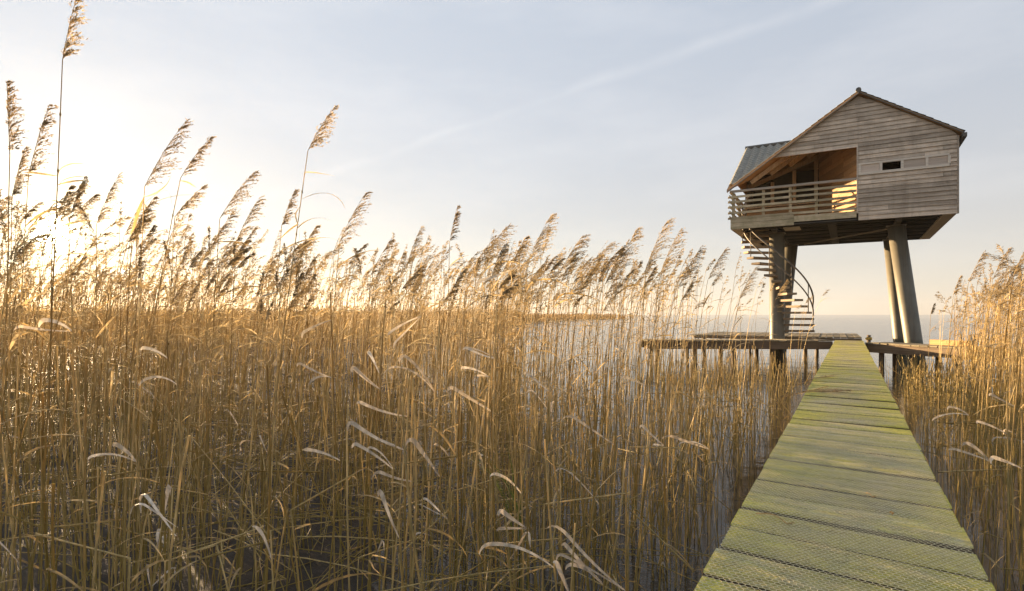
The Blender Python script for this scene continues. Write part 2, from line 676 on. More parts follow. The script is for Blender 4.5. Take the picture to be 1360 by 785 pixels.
# ================================================================== BOARDWALK
DECK = 1.0
SK = math.tan(math.radians(5.5))
BW0, BW1 = -0.485, 0.458
bw = tag(empty('boardwalk', (0, 0, 0)), 'narrow mossy green plank boardwalk with wire netting leading to the stilt house', 'boardwalk')
pitch = 0.30
y = 0.75
i = 0
while y < 25.9:
    wv = pitch - 0.032 - random.random() * 0.016
    if 22.5 < y:
        wv = pitch - 0.02
    jl, jr = random.uniform(-.006, .006), random.uniform(-.006, .006)
    xl, xr = BW0 + jl, BW1 + jr
    tz = random.uniform(-.006, .006)
    ty = random.uniform(-.008, .008)
    v, f = [], []
    bev = 0.008
    ring = [(0, -.055), (wv, -.055), (wv, -bev), (wv - bev, 0), (bev, 0), (0, -bev)]
    nseg = 5 if y < 6 else 2
    for s in range(nseg + 1):
        x = xl + (xr - xl) * s / nseg
        wob = random.uniform(-.004, .004) if y < 6 else 0
        for a, b in ring:
            v.append((x, y + a - x * (SK) + ty * x + wob, DECK + b + tz + ty * x * 0.6))
    m = len(ring)
    for s in range(nseg):
        for j in range(m):
            f.append((s * m + j, s * m + (j + 1) % m, (s + 1) * m + (j + 1) % m, (s + 1) * m + j)[::-1])
    f.append(tuple(range(m)))
    f.append(tuple(range(nseg * m, nseg * m + m))[::-1])
    v = np.array(v) * S
    c = np.array([(BW0 + BW1) / 2, y + wv / 2, DECK]) * S
    me = mesh_py('plank', v - c, f)
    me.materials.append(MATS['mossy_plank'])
    me.materials.append(MATS['wet_post_and_gap_shade'])
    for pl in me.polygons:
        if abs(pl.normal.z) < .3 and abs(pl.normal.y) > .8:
            pl.material_index = 1  # shade in the plank gaps painted on: side faces take the dark colour
    link('plank', me, bw, None, tuple(c))
    y += pitch
    i += 1
for x in (BW0 + 0.1, BW1 - 0.1):
    piece('stringer_beam', box_vf(x - .04, x + .04, 0.9, 25.4, DECK - .24, DECK - .062), 'wet_post_and_gap_shade', bw)
for yy in np.arange(2.6, 25, 2.9):
    for x in (BW0 + 0.02, BW1 - 0.02):
        piece('pile', tube_vf([(x, yy, -.8), (x, yy, DECK - .07)], .06, 8), 'wet_post_and_gap_shade', bw, True)


# hexagonal wire netting stapled over the near planks
def netting():
    a = 0.0100
    dy = a * 3
    dx = a * math.sqrt(3)
    segs = []
    x0, x1 = BW0 * S + .004, BW1 * S - .004
    y0, y1 = 0.95, 4.3
    ni, nj = int((x1 - x0) / dx) + 1, int((y1 - y0) / dy) + 1
    I, J = np.meshgrid(np.arange(ni), np.arange(nj))
    X = (x0 + I * dx).ravel()
    Y = (y0 + J * dy).ravel()
    h = dx / 2
    for (p, q) in (((0, 0), (a, 0)), ((a, 0), (1.5 * a, h)), ((1.5 * a, h), (2.5 * a, h)), ((2.5 * a, h), (3 * a, 0)),
                   ((1.5 * a, h), (a, 2 * h)), ((2.5 * a, h), (3 * a, 2 * h))):
        segs.append(np.stack([X + p[1], Y + p[0], X + q[1], Y + q[0]], -1))
    s = np.concatenate(segs)
    s[:, [1, 3]] -= s[:, [0, 2]] * SK
    s = s[(s[:, 0] < x1) & (s[:, 2] < x1)]

    def hz_(x, y):
        return DECK * S + 0.0045 + 0.0022 * np.sin(x * 23 + y * 9) * np.sin(y * 17 - x * 4) + .001 * np.sin(y * 61)
    A = np.stack([s[:, 0], s[:, 1], hz_(s[:, 0], s[:, 1])], -1)
    B = np.stack([s[:, 2], s[:, 3], hz_(s[:, 2], s[:, 3])], -1)
    d = B - A
    n = np.stack([-d[:, 1], d[:, 0], 0 * d[:, 0]], -1)
    n /= np.linalg.norm(n, axis=1)[:, None]
    r = 0.00078
    up = np.array([0, 0, 1.0])
    offs = [n * r - up * r * .5, -n * r - up * r * .5, np.broadcast_to(up * r, n.shape)]
    v = np.stack([A + offs[0], A + offs[1], A + offs[2], B + offs[0], B + offs[1], B + offs[2]], 1).reshape(-1, 3)
    b = np.arange(len(s))[:, None] * 6
    q = np.concatenate([b + np.array([[0, 1, 4, 3]]), b + np.array([[1, 2, 5, 4]]), b + np.array([[2, 0, 3, 5]])])
    o = link('wire_netting', mesh_np('wire_netting', v, q), bw, 'wire')
    o['kind'] = 'stuff'


netting()


# ================================================================== LANDING DECKS
def walkway(name, label, A, B, width, z, n, beam=.36, piles=True, cat='walkway'):
    """boards laid across the run from A to B; near edge on the line A-B"""
    A, B = np.array(A, float), np.array(B, float)
    d = B - A
    L = np.linalg.norm(d)
    d /= L
    s = np.array([-d[1], d[0]])
    if s[1] < 0:
        s = -s
    root = tag(empty(name, (A[0] * S, A[1] * S, 0)), label, cat)
    ang = math.atan2(d[1], d[0])
    o3 = np.array([A[0], A[1], 0])

    def put(nm, vf, mat, smooth=False):
        v, f = vf
        v = np.array(v, float) * S
        c = (v.min(0) + v.max(0)) / 2
        o = link(nm, mesh_py(nm, v - c, f, smooth), root, mat)
        R = Matrix.Rotation(ang, 4, 'Z')
        o.matrix_local = R @ Matrix.Translation(tuple(c))
        return o
    sgn = 1 if (s @ np.array([-math.sin(ang), math.cos(ang)])) > 0 else -1
    pw = L / n
    for k in range(n):
        e = random.uniform(-.03, .03)
        y0, y1 = sorted((e * sgn, (width + e) * sgn))
        zz = z + random.uniform(-.005, .005)
        put('plank', box_vf(k * pw + .01, (k + 1) * pw - .01, y0, y1, zz - .05, zz), 'deck_boards')
    if beam:
        for off in (0.07, width - .07):
            y0, y1 = sorted(((off - .05) * sgn, (off + .05) * sgn))
            put('edge_beam', box_vf(0, L, y0, y1, z - beam, z - .057), 'deck_beam')
    if piles:
        for k in range(int(L / 1.5)):
            for off in (0.16, width - .2):
                x = 0.35 + k * 1.5 + random.uniform(-.2, .2)
                put('pile', tube_vf([(x, off * sgn, -.9), (x + random.uniform(-.04, .04), off * sgn, z - .1)],
                                    random.uniform(.07, .10), 8), 'wet_post_and_gap_shade', True)
    return root


walkway('walkway_deck', 'low plank walkway on short piles left of the boardwalk end', (-7.0, 22.6), (-0.56, 26.15), 1.3, DECK - .02, 24)
walkway('walkway_deck', 'low plank walkway running right from the boardwalk end behind the reeds', (0.50, 24.85), (6.6, 19.2), 1.1, DECK - .02, 28)
walkway('landing_deck', 'raised weathered landing under the spiral stair', (-6.3, 27.6), (0.45, 27.75), 5.6, DECK + .06, 26, beam=.16, cat='deck')

# ================================================================== STILT HOUSE
YF, YB = 25.5, 33.5
XL, XR = -4.30, 3.30
ZB = 5.6
ZFL = 5.95
AX0, AZ = 0.30, 10.5            # apex
KL = (10.5 - 7.34) / (0.30 + 4.35)
KR = (10.5 - 8.47) / (3.45 - 0.30)
YR = 30.4
ZR = 10.2
KG = (ZR - 7.34) / (YR - YF)


def g1(x):
    return AZ - (KL * (AX0 - x) if x < AX0 else KR * (x - AX0))


def g2(yv):
    return ZR - KG * abs(yv - YR)


house = tag(empty('stilt_house', (0, YF * S, 0)),
            'weathered grey timber bird hide with gabled roof and balcony raised on four pipe stilts', 'house')


def hp(name, vf, mat, parent=None, smooth=False):
    o = piece(name, vf, mat, parent or house, smooth)
    p = o.parent
    off = np.array([0, YF * S, 0])
    o.location = Vector(np.array(o.location) - off)
    return o


def hgroup(name):
    """a part whose own origin coincides with the house origin"""
    o = bpy.data.objects.new(name, None)
    COL.objects.link(o)
    o.parent = house
    return o


# -- front wall: a backing sheet with every siding board in front of it
BP = 0.163
TOP_OPEN = 8.40
SL0, SL1, SLX = 7.30, 7.76, 3.08
wt = 0.05
# backing (behind boards), with holes for loggia and window slot
back = merge([
    prism([(-2.6, TOP_OPEN + .02), (XR - .02, TOP_OPEN + .02), (XR - .02, g1(XR) - .12), (AX0, AZ - .14), (-2.6, g1(-2.6) - .12)], YF + .06, YF + .12),
    box_vf(AX0 + .03, XR - .02, YF + .06, YF + .12, SL1 - .02, TOP_OPEN + .018),
    box_vf(AX0 + .03, XR - .02, YF + .06, YF + .12, ZB + .02, SL0 + .02),
    box_vf(SLX - .04, XR - .02, YF + .06, YF + .12, SL0 + .022, SL1 - .022),
])
front_wall = hp('front_wall', back, 'weathered_siding')
FWC = np.array(front_wall.location) + np.array([0, YF * S, 0])


def sub(name, vf, mat, parent_obj, pc, smooth=False):
    v, f = vf
    v = np.asarray(v, float) * S
    c = (v.min(0) + v.max(0)) / 2
    me = mesh_py(name, v - c, f, smooth)
    return link(name, me, parent_obj, mat, tuple(c - pc))


def siding(x0a, x0b, x1a, x1b, z0, z1):
    """a board between z0 and z1; left end runs x0a(bottom)->x0b(top), right x1a->x1b; lower edge proud"""
    gap = .008
    z1g = z1 - gap
    t0, t1 = .045 + random.uniform(0, .012), .028 + random.uniform(0, .006)
    v = [(x0a, YF + .058 - t0 - .012, z0), (x1a, YF + .058 - t0 - .012, z0), (x1b, YF + .058 - t1, z1g), (x0b, YF + .058 - t1, z1g),
         (x0a, YF + .058, z0), (x1a, YF + .058, z0), (x1b, YF + .058, z1g), (x0b, YF + .058, z1g)]
    f = [(0, 1, 2, 3), (5, 4, 7, 6), (1, 0, 4, 5), (2, 1, 5, 6), (3, 2, 6, 7), (0, 3, 7, 4)]
    sub('siding_board', (v, f), 'weathered_siding', front_wall, FWC)


def split_row(xa0, xa1, xb0, xb1, z0, z1, cuts):
    xs = [None] + sorted(c for c in cuts if max(xa0, xa1) + .25 < c < min(xb0, xb1) - .25) + [None]
    for a, b in zip(xs[:-1], xs[1:]):
        l0, l1 = (xa0, xa1) if a is None else (a + .004, a + .004)
        r0, r1 = (xb0, xb1) if b is None else (b - .004, b - .004)
        siding(l0, l1, r0, r1, z0, z1)


z = ZB
rows = []
while z < SL0 - .02:
    n_ = round((SL0 - ZB) / BP)
    rows.append((z, z + (SL0 - ZB) / n_, 'low'))
    z += (SL0 - ZB) / n_
for k in range(3):
    hh = (SL1 - SL0) / 3
    rows.append((SL0 + k * hh, SL0 + (k + 1) * hh, 'slot'))
n_ = round((TOP_OPEN - SL1) / BP)
for k in range(n_):
    hh = (TOP_OPEN - SL1) / n_
    rows.append((SL1 + k * hh, SL1 + (k + 1) * hh, 'low'))
n_ = int((AZ - .16 - TOP_OPEN) / BP)
for k in range(n_):
    rows.append((TOP_OPEN + k * BP, TOP_OPEN + (k + 1) * BP, 'up'))
for (z0, z1, kd) in rows:
    if kd == 'low':
        cuts = [random.choice([1.25, 1.8, 2.35, 2.9])] if random.random() < .45 else []
        split_row(AX0, AX0, XR, XR, z0, z1, cuts)
    elif kd == 'slot':
        siding(SLX + .006, SLX + .006, XR, XR, z0, z1)
    else:
        def lx(zz):
            return AX0 - (AZ - .10 - zz) / KL

        def rx(zz):
            return min(XR, AX0 + (AZ - .10 - zz) / KR)
        cuts = [AX0 + random.choice([-.02, 0, .02])] if random.random() < .6 else [random.choice([-1.2, 1.2, 1.9])]
        if random.random() < .4:
            cuts.append(random.choice([-1.0, 1.5, 2.2]))
        split_row(lx(z0), lx(z1), rx(z0), rx(z1), z0, z1, cuts)
# corner board and opening trims
hp('corner_board', box_vf(XR - .002, XR + .05, YF - .02, YF + .12, ZB, 8.36), 'weathered_trim')
hp('opening_trim', box_vf(AX0 - .06, AX0 - .003, YF - .025, YF + .16, ZB + .28, TOP_OPEN), 'weathered_trim')

# -- long shutter slot: pale frame, three closed shutters, one open and dark
sb = hp('slot_window', merge([
    box_vf(AX0 + .0, SLX, YF - .03, YF + .10, SL1 - .065, SL1 - .004),
    box_vf(AX0 + .0, SLX, YF - .03, YF + .10, SL0 + .004, SL0 + .10)]
    + [box_vf(x, x + .085, YF - .027, YF + .098, SL0 + .102, SL1 - .067) for x in (AX0 + .002, 0.98, 1.64, 2.38, SLX - .05)]),
    'pale_frame')
SBC = np.array(sb.location) + np.array([0, YF * S, 0])
for (xa, xb) in ((AX0 + .09, .977), (1.728, 2.377), (2.468, SLX - .053)):
    sub('shutter', box_vf(xa, xb, YF + .005, YF + .045, SL0 + .104, SL1 - .069), 'shutter_panel', sb, SBC)

# -- other outer walls
hp('side_wall', prism([(0, 0), (1, 0), (1, 1), (0, 1)], 0, 0) if False else box_vf(XR - .07, XR - .022, YF + .125, YB, ZB + .3, 8.42), 'weathered_siding')
hp('rear_wall', prism([(XL + .05, ZB + .3), (XR - .08, ZB + .3), (XR - .08, g1(XR) - .2), (AX0, AZ - .2), (-2.9, 8.2), (XL + .05, 8.2)], YB - .06, YB), 'weathered_siding')
YK = 29.3                      # rear of the balcony
lw_v = [(XL, YK, ZFL), (XL, YB, ZFL), (XL, YB, g2(YB) - .12), (XL, YR, ZR - .12), (XL, YK, g2(YK) - .12)]
lw = lw_v + [(x + .06, yv, zz) for x, yv, zz in lw_v]
n = 5
hp('side_wall', (lw, [tuple(range(n))[::-1], tuple(range(n, 2 * n))] + [(i, (i + 1) % n, (i + 1) % n + n, i + n) for i in range(n)]), 'weathered_siding')

# -- balcony: floor, slanting boarded wall that catches the sun, low rear wall, dark room
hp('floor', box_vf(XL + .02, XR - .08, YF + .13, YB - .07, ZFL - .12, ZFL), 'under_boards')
O0, O1 = np.array([AX0 - .03, YF + .165]), np.array([-1.2, YK])
od = O1 - O0
ol = np.linalg.norm(od)
od /= ol
on = np.array([od[1], -od[0]])
if on[0] > 0:
    on = -on
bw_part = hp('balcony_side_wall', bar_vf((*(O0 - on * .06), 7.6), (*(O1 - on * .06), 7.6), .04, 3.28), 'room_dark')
BWC = np.array(bw_part.location) + np.array([0, YF * S, 0])
zb = ZFL + .002
while zb < 9.35:
    h_ = .205
    top_l = min(zb + h_ - .008, 9.4)
    cut = random.uniform(.25, .75)
    for (a, b) in ((0, cut - .001), (cut + .001, 1)):
        p0, p1 = O0 + od * ol * a, O0 + od * ol * b
        th_ = random.uniform(.018, .03)
        q = [p0 - on * .038, p1 - on * .038, p1 + on * (th_ - .038), p0 + on * (th_ - .038)]
        v = [(x, yv, zb) for x, yv in q] + [(x, yv, top_l) for x, yv in q]
        f = [(3, 2, 1, 0), (4, 5, 6, 7), (0, 1, 5, 4), (1, 2, 6, 5), (2, 3, 7, 6), (3, 0, 4, 7)]
        sub('wall_board', (v, f), 'warm_boards', bw_part, BWC)
    zb += h_
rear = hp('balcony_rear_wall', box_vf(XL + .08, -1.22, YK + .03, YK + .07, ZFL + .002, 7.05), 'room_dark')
RWC = np.array(rear.location) + np.array([0, YF * S, 0])
zb = ZFL + .004
while zb < 6.95:
    sub('wall_board', box_vf(XL + .08, -1.22, YK, YK + .026, zb, zb + .17), 'warm_boards', rear, RWC)
    zb += .18
hp('sill', box_vf(XL + .08, -1.22, YK - .05, YK + .1, 7.055, 7.12), 'warm_post')
for x in (-3.1, -2.18, -1.3):
    hp('balcony_post', box_vf(x - .07, x + .07, YK - .07, YK + .07, 7.125, min(g1(x), 9.2) - .18 if x > -2.5 else 8.2), 'warm_post')
hp('header_beam', bar_vf((-4.15, YK, 8.06), (-1.2, YK, 9.12), .12, .18), 'warm_post')
# closed room behind
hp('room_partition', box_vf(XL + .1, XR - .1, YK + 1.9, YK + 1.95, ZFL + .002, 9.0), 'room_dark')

# boarded side gable above the open side of the balcony
gp = [(XL + .01, 26.5, 7.74), (XL + .01, YK - .01, 7.74), (XL + .01, YK - .01, g2(YK) - .13), (XL + .01, 26.5, g2(26.5) - .06)]
gp2 = gp + [(x + .05, yv, zz) for x, yv, zz in gp]
hp('side_gable_panel', (gp2, [(3, 2, 1, 0), (4, 5, 6, 7), (0, 1, 5, 4), (1, 2, 6, 5), (2, 3, 7, 6), (3, 0, 4, 7)]), 'warm_boards')

# rafters under the front gable
for yv in (26.2, 27.0, 27.8, 28.6):
    xa = -4.2 + max(0, (yv - YF) / (KL / KG)) * 0.98
    hp('rafter', bar_vf((xa, yv, g1(xa) - .22), (AX0 - .25, yv, g1(AX0 - .25) - .22), .09, .16), 'warm_post')

# -- roof
def slab(pts, th):
    pts = [np.array(p, float) for p in pts]
    nrm = np.cross(pts[1] - pts[0], pts[2] - pts[0])
    nrm /= np.linalg.norm(nrm)
    if nrm[2] < 0:
        nrm = -nrm
        pts = pts[::-1]
    n = len(pts)
    v = [p for p in pts] + [p - nrm * th for p in pts]
    f = [tuple(range(n)), tuple(range(2 * n - 1, n - 1, -1))] + [(i, i + n, (i + 1) % n + n, (i + 1) % n) for i in range(n)]
    return v, f


XE, XQ = -4.42, 3.46
Y0, Y1 = YF - .10, YB + .15
A_ = (XE, Y0, g1(XE))
xv = XE + (ZR - g1(XE)) / KL
V_ = (xv, YR, ZR)
yA = YR - (ZR - g1(XE)) / KG     # where the side gable meets the front corner
zbk = g2(Y1)
xb_ = AX0 - (AZ - zbk) / KL
roof_planks = merge([
    slab([A_, (AX0, Y0, AZ), (AX0, Y1, AZ), (xb_, Y1, zbk), V_, (XE, max(yA, Y0 + .01), g1(XE))], .05),
    slab([(AX0, Y0, AZ), (XQ, Y0, g1(XQ)), (XQ, Y1, g1(XQ)), (AX0, Y1, AZ)], .05),
    slab([(XE, max(yA, Y0), g1(XE)), (XE, YR, ZR), V_], .05),
    slab([(XE, YR, ZR), (XE, Y1, zbk), (xb_, Y1, zbk), V_], .05)])
roof = hp('roof', roof_planks, 'warm_boards')
RFC = np.array(roof.location) + np.array([0, YF * S, 0])


def tiles(origin, u, d, nu, nv, wu, wv, inside, relief=1.0):
    """pantiles: u across, d down the slope"""
    origin, u, d = (np.array(a, float) for a in (origin, u, d))
    u /= np.linalg.norm(u)
    d /= np.linalg.norm(d)
    nrm = np.cross(u, d)
    if nrm[2] < 0:
        nrm = -nrm
    prof = [(a_, b_ * relief) for a_, b_ in ((0, .05), (.25, .115), (.5, .05), (.75, .0), (1.0, .05))]
    V, Fc = [], []
    for i in range(nu):
        for j in range(nv):
            c = origin + u * (i + .5) * wu + d * (j + .5) * wv
            if not inside(c):
                continue
            b = len(V)
            e = random.uniform(-.004, .004)
            for (jj, lift) in ((0, 0.0), (1.08, .022)):
                for (t, hgt) in prof:
                    V.append(origin + u * (i + t) * wu + d * (j + jj) * wv + nrm * (hgt + lift + e))
            for (t, hgt) in prof:
                V.append(origin + u * (i + t) * wu + d * (j + 1.08) * wv + nrm * (hgt + .022 + e - .03))
            for k in range(4):
                Fc.append((b + k, b + k + 1, b + k + 6, b + k + 5))
                Fc.append((b + k + 5, b + k + 6, b + k + 11, b + k + 10))
    return V, Fc


tset = merge([
    tiles((XE, YR, ZR), (1, 0, 0), (0, -1, -KG), 13, 20, .34, .30, lambda c: c[2] > g1(c[0]) + .02 and c[2] > g1(XE) - .02),
    tiles((XE, YR, ZR), (1, 0, 0), (0, 1, -KG), 17, 18, .26, .27, lambda c: c[2] > g1(c[0]) + .02 and c[1] < Y1),
    tiles((AX0, Y0, AZ), (0, 1, 0), (1, 0, -KR), 31, 14, .265, .27, lambda c: c[0] < XQ - .05, .4),
    tiles((AX0, Y0 + .03, AZ), (0, 1, 0), (-1, 0, -KL), 31, 21, .265, .27, lambda c: c[0] > XE + .05 and c[2] > g2(c[1]) + .02, .4)])
ts = sub('roof_tiles', tset, 'roof_tile', roof, RFC)
ts['kind'] = 'stuff'
sub('ridge_cap', tube_vf([(AX0, Y0 - .03, AZ + .04), (AX0, Y1, AZ + .04)], .095, 8), 'roof_edge', roof, RFC)
sub('ridge_cap', tube_vf([(XE - .03, YR, ZR + .05), (xv, YR, ZR + .05)], .11, 8), 'roof_edge', roof, RFC)
sub('barge_board', bar_vf((XE - .02, Y0 - .02, g1(XE) - .12), (AX0, Y0 - .02, AZ - .10), .03, .15, (0, 1, 0)), 'weathered_trim', roof, RFC)
sub('barge_board', bar_vf((AX0, Y0 - .02, AZ - .055), (XQ, Y0 - .02, g1(XQ) - .055), .03, .06, (0, 1, 0)), 'roof_edge', roof, RFC)
sub('barge_board', bar_vf((XE - .02, max(yA, Y0), g1(XE) - .09), (XE - .02, YR, ZR - .09), .03, .13), 'weathered_trim', roof, RFC)
sub('gutter', box_vf(XQ - .03, XQ + .10, Y0 - .03, Y1, g1(XQ) - .20, g1(XQ) - .06), 'roof_edge', roof, RFC)

# -- railing
rail = hp('railing', bar_vf((XL - .03, YF - .03, 7.18), (AX0 - .063, YF - .03, 7.18), .10, .09), 'weathered_trim')
RLC = np.array(rail.location) + np.array([0, YF * S, 0])
sub('side_rail', bar_vf((XL - .02, YF + .03, 7.17), (XL - .02, YK, 7.17), .09, .08), 'weathered_trim', rail, RLC)
for x in (XL + .08, -3.05, -2.05, -1.12):
    sub('post', box_vf(x - .05, x + .05, YF + .02, YF + .12, ZFL - .03, 7.13), 'mossy_rail', rail, RLC)
for k, zz in enumerate((6.95, 6.73, 6.51, 6.29, 6.07)):
    xm = random.choice([-2.05, -1.12])
    for (a, b) in ((XL - .12, xm - .004), (xm + .004, AX0 - .066)):
        dz = random.uniform(-.02, .02)
        sub('slat', bar_vf((a, YF - .01, zz + dz), (b, YF - .01, zz + random.uniform(-.02, .02)), .03, .09), 'mossy_rail', rail, RLC)
    sub('slat', bar_vf((XL - .035, YF - .12, zz + .03), (XL - .035, YK, zz + .03), .03, .09), 'mossy_rail', rail, RLC)
for yv in (YF + .5, YF + 2.0, YK - .2):
    sub('post', box_vf(XL - .015, XL + .07, yv - .05, yv + .05, ZFL - .03, 7.12), 'mossy_rail', rail, RLC)
sub('diagonal_brace', bar_vf((XL + .10, YF + .3, 7.1), (XL + .10, YK - .3, 6.05), .04, .12), 'mossy_rail', rail, RLC)
# fascia under the railing
hp('fascia_board', box_vf(XL - .02, -1.92, YF - .005, YF + .045, ZB, ZB + .24), 'mossy_rail')
hp('fascia_board', box_vf(XL - .02, -1.92, YF - .012, YF + .04, ZB + .25, ZB + .42), 'mossy_rail')
hp('fascia_board', box_vf(-1.915, AX0 - .065, YF - .005, YF + .045, ZB + .12, ZB + .36), 'mossy_rail')
hp('fascia_board', box_vf(-1.915, AX0 - .065, YF + .01, YF + .05, ZB + .02, ZB + .07), 'under_beam')

# -- under the floor
under = hp('floor_frame', box_vf(XR - .40, XR - .003, YF + .13, YB, ZB, ZB + .05), 'weathered_trim')
UFC = np.array(under.location) + np.array([0, YF * S, 0])
sub('rim_board', box_vf(XL, XL + .34, YF + .05, YB, ZB - .02, ZB + .05), 'weathered_trim', under, UFC)
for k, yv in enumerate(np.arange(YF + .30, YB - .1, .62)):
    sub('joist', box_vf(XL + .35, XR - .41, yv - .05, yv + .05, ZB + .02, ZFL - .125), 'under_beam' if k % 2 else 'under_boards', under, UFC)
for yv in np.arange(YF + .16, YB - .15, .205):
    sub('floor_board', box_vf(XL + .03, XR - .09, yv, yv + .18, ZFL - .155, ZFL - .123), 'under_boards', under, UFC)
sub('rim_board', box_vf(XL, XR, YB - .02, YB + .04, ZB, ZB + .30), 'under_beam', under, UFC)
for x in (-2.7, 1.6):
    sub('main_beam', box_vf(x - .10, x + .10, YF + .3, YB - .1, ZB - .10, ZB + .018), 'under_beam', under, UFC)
sub('main_beam', box_vf(-.75, -.45, YF + .3, YB - .3, ZB - .03, ZB + .018), 'under_beam', under, UFC)
sub('brace_rod', tube_vf([(-1.9, 31.6, ZB - .12), (1.45, 27.3, ZB - .16)], .035, 6), 'dark_steel', under, UFC)
sub('hatch_panel', box_vf(-2.35, -1.75, YF + .5, YF + 1.4, ZB - .04, ZB + .0), 'pale_frame', under, UFC)

COLS = [((-2.68, 27.0), (-2.68, 27.0)), ((1.58, 27.0), (2.26, 27.0)), ((-2.52, 32.0), (-3.05, 32.0)), ((1.67, 32.0), (2.12, 32.0))]
for (tx, ty_), (bx, by) in COLS:
    c = hp('stilt', tube_vf([(bx + (bx - tx) * .2, by, -.9), (bx, by, .0), (tx, ty_, ZB - .12)], .30, 28), 'painted_pipe', None, True)
    c.data.polygons[-1].use_smooth = False
    hp('stilt_cap', box_vf(tx - .33, tx + .33, ty_ - .33, ty_ + .33, ZB - .12, ZB - .102), 'dark_steel')

# ------------------------------------------------------------------ spiral stair
sx, sy = -2.68, 27.0
stair = tag(empty('spiral_staircase', (sx * S, sy * S, (DECK + .16) * S)),
            'open spiral staircase with wooden treads and steel handrails winding round the left stilt', 'staircase')
SC = np.array([sx, sy, DECK + .16]) * S
NS = 18
rise = (ZFL - DECK - .16) / (NS + 0.6)
A0 = math.radians(8)
DA = math.radians(-11.6)
RO = 1.42


def sdir(a):
    return np.array([math.cos(a), math.sin(a)])


for k in range(NS):
    a = A0 + DA * k
    zt = DECK + .16 + rise * (k + .75)
    d0, d1 = sdir(a), sdir(a)
    nrm = np.array([-d0[1], d0[0]])
    c0 = np.array([sx, sy])
    poly = [c0 + d0 * .30 - nrm * .10, c0 + d0 * RO - nrm * .20, c0 + d0 * RO + nrm * .20, c0 + d0 * .30 + nrm * .10]
    v = [(p[0], p[1], zt - .09) for p in poly] + [(p[0], p[1], zt) for p in poly]
    f = [(3, 2, 1, 0), (4, 5, 6, 7), (0, 1, 5, 4), (1, 2, 6, 5), (2, 3, 7, 6), (3, 0, 4, 7)]
    sub('tread', (v, f), 'tread_wood', stair, SC)


def helix(hgt, k0, k1, r):
    p = []
    for t in np.linspace(k0, k1, 60):
        d = sdir(A0 + DA * t)
        p.append((sx + d[0] * r, sy + d[1] * r, DECK + .16 + rise * (t + .75) + hgt))
    return p


RR = RO - .04
sub('handrail', tube_vf(helix(1.15, -.2, NS + 1.0, RR), .034, 8), 'dark_steel', stair, SC, True)
sub('middle_rail', tube_vf(helix(.62, -.2, NS + .4, RR), .028, 8), 'dark_steel', stair, SC, True)
for k in (0, 3, 6, 9, 12, 15):
    d = sdir(A0 + DA * k)
    zt = DECK + .16 + rise * (k + .75)
    sub('baluster', tube_vf([(sx + d[0] * RR, sy + d[1] * RR, zt - .06), (sx + d[0] * RR, sy + d[1] * RR, zt + 1.15)], .02, 6), 'dark_steel', stair, SC, True)

# ------------------------------------------------------------------ small things on the decks
tb = tag(piece('timber_baulk', box_vf(-.6, .6, -.12, .12, 0, .17), 'fresh_beam', None),
         'squared orange timber lying on the right walkway beside the tall reeds', 'timber')
tb.location = (2.85 * S, 23.3 * S, (DECK + .0) * S + .085 * S)
tb.rotation_euler = (0, 0, math.radians(-40))
mp_ = tag(empty('mooring_post', (.66 * S, 26.55 * S, DECK * S)), 'small dark post wound with yellow rope at the boardwalk end', 'post')
link('post', mesh_py('post', *[x for x in (lambda vf: (np.array(vf[0]) * S, vf[1]))(tube_vf([(0, 0, -.4), (0, 0, .2)], .07, 8))]), mp_, 'wet_post_and_gap_shade')
lp = [(math.cos(a) * (.092 + .008 * math.sin(a * 3)), math.sin(a) * .092, .015 + .025 * a / 6) for a in np.linspace(0, 19, 70)]
link('rope', mesh_py('rope', *[x for x in (lambda vf: (np.array(vf[0]) * S, vf[1]))(tube_vf(lp, .022, 5))]), mp_, 'rope_yellow')


# ================================================================== REEDS
WIND = RT.copy()                       # the wind blows to the right of the picture
WA = math.atan2(WIND[1], WIND[0])


class Geo:
    def __init__(self):
        self.v, self.q, self.t, self.n = [], [], [], 0

    def add(self, v, q, t=0.0):
        v = np.asarray(v, float).reshape(-1, 3)
        self.v.append(v)
        self.q.append(np.asarray(q, int) + self.n)
        self.t.append(np.full(len(v), t))
        self.n += len(v)

    def arrays(self):
        return np.concatenate(self.v), np.concatenate(self.q), np.concatenate(self.t)

    def mesh(self, name, smooth=False):
        v, q, t = self.arrays()
        return mesh_np(name, v, q, t, smooth)


def g_tube(g, path, rad, k=3, t=0.0):
    path = np.asarray(path, float)
    v, f = tube_vf(path, rad, k, cap=False)
    g.add(v, f, t)


def g_ribbon(g, path, w, side, t=0.0, fold=0.0):
    path = np.asarray(path, float)
    n = len(path)
    w = np.asarray(w)[:, None]
    if fold:
        d = np.gradient(path, axis=0)
        up = np.cross(side, d)
        up /= np.maximum(np.linalg.norm(up, axis=1)[:, None], 1e-9)
        v = np.concatenate([path - side * w / 2 + up * w * fold, path, path + side * w / 2 + up * w * fold])
        i = np.arange(n - 1)
        q = np.concatenate([np.stack([i, i + n, i + n + 1, i + 1], -1), np.stack([i + n, i + 2 * n, i + 2 * n + 1, i + n + 1], -1)])
    else:
        v = np.concatenate([path - side * w / 2, path + side * w / 2])
        i = np.arange(n - 1)
        q = np.stack([i, i + n, i + n + 1, i + 1], -1)
    g.add(v, q, t)


def unit(v):
    return v / max(np.linalg.norm(v), 1e-9)


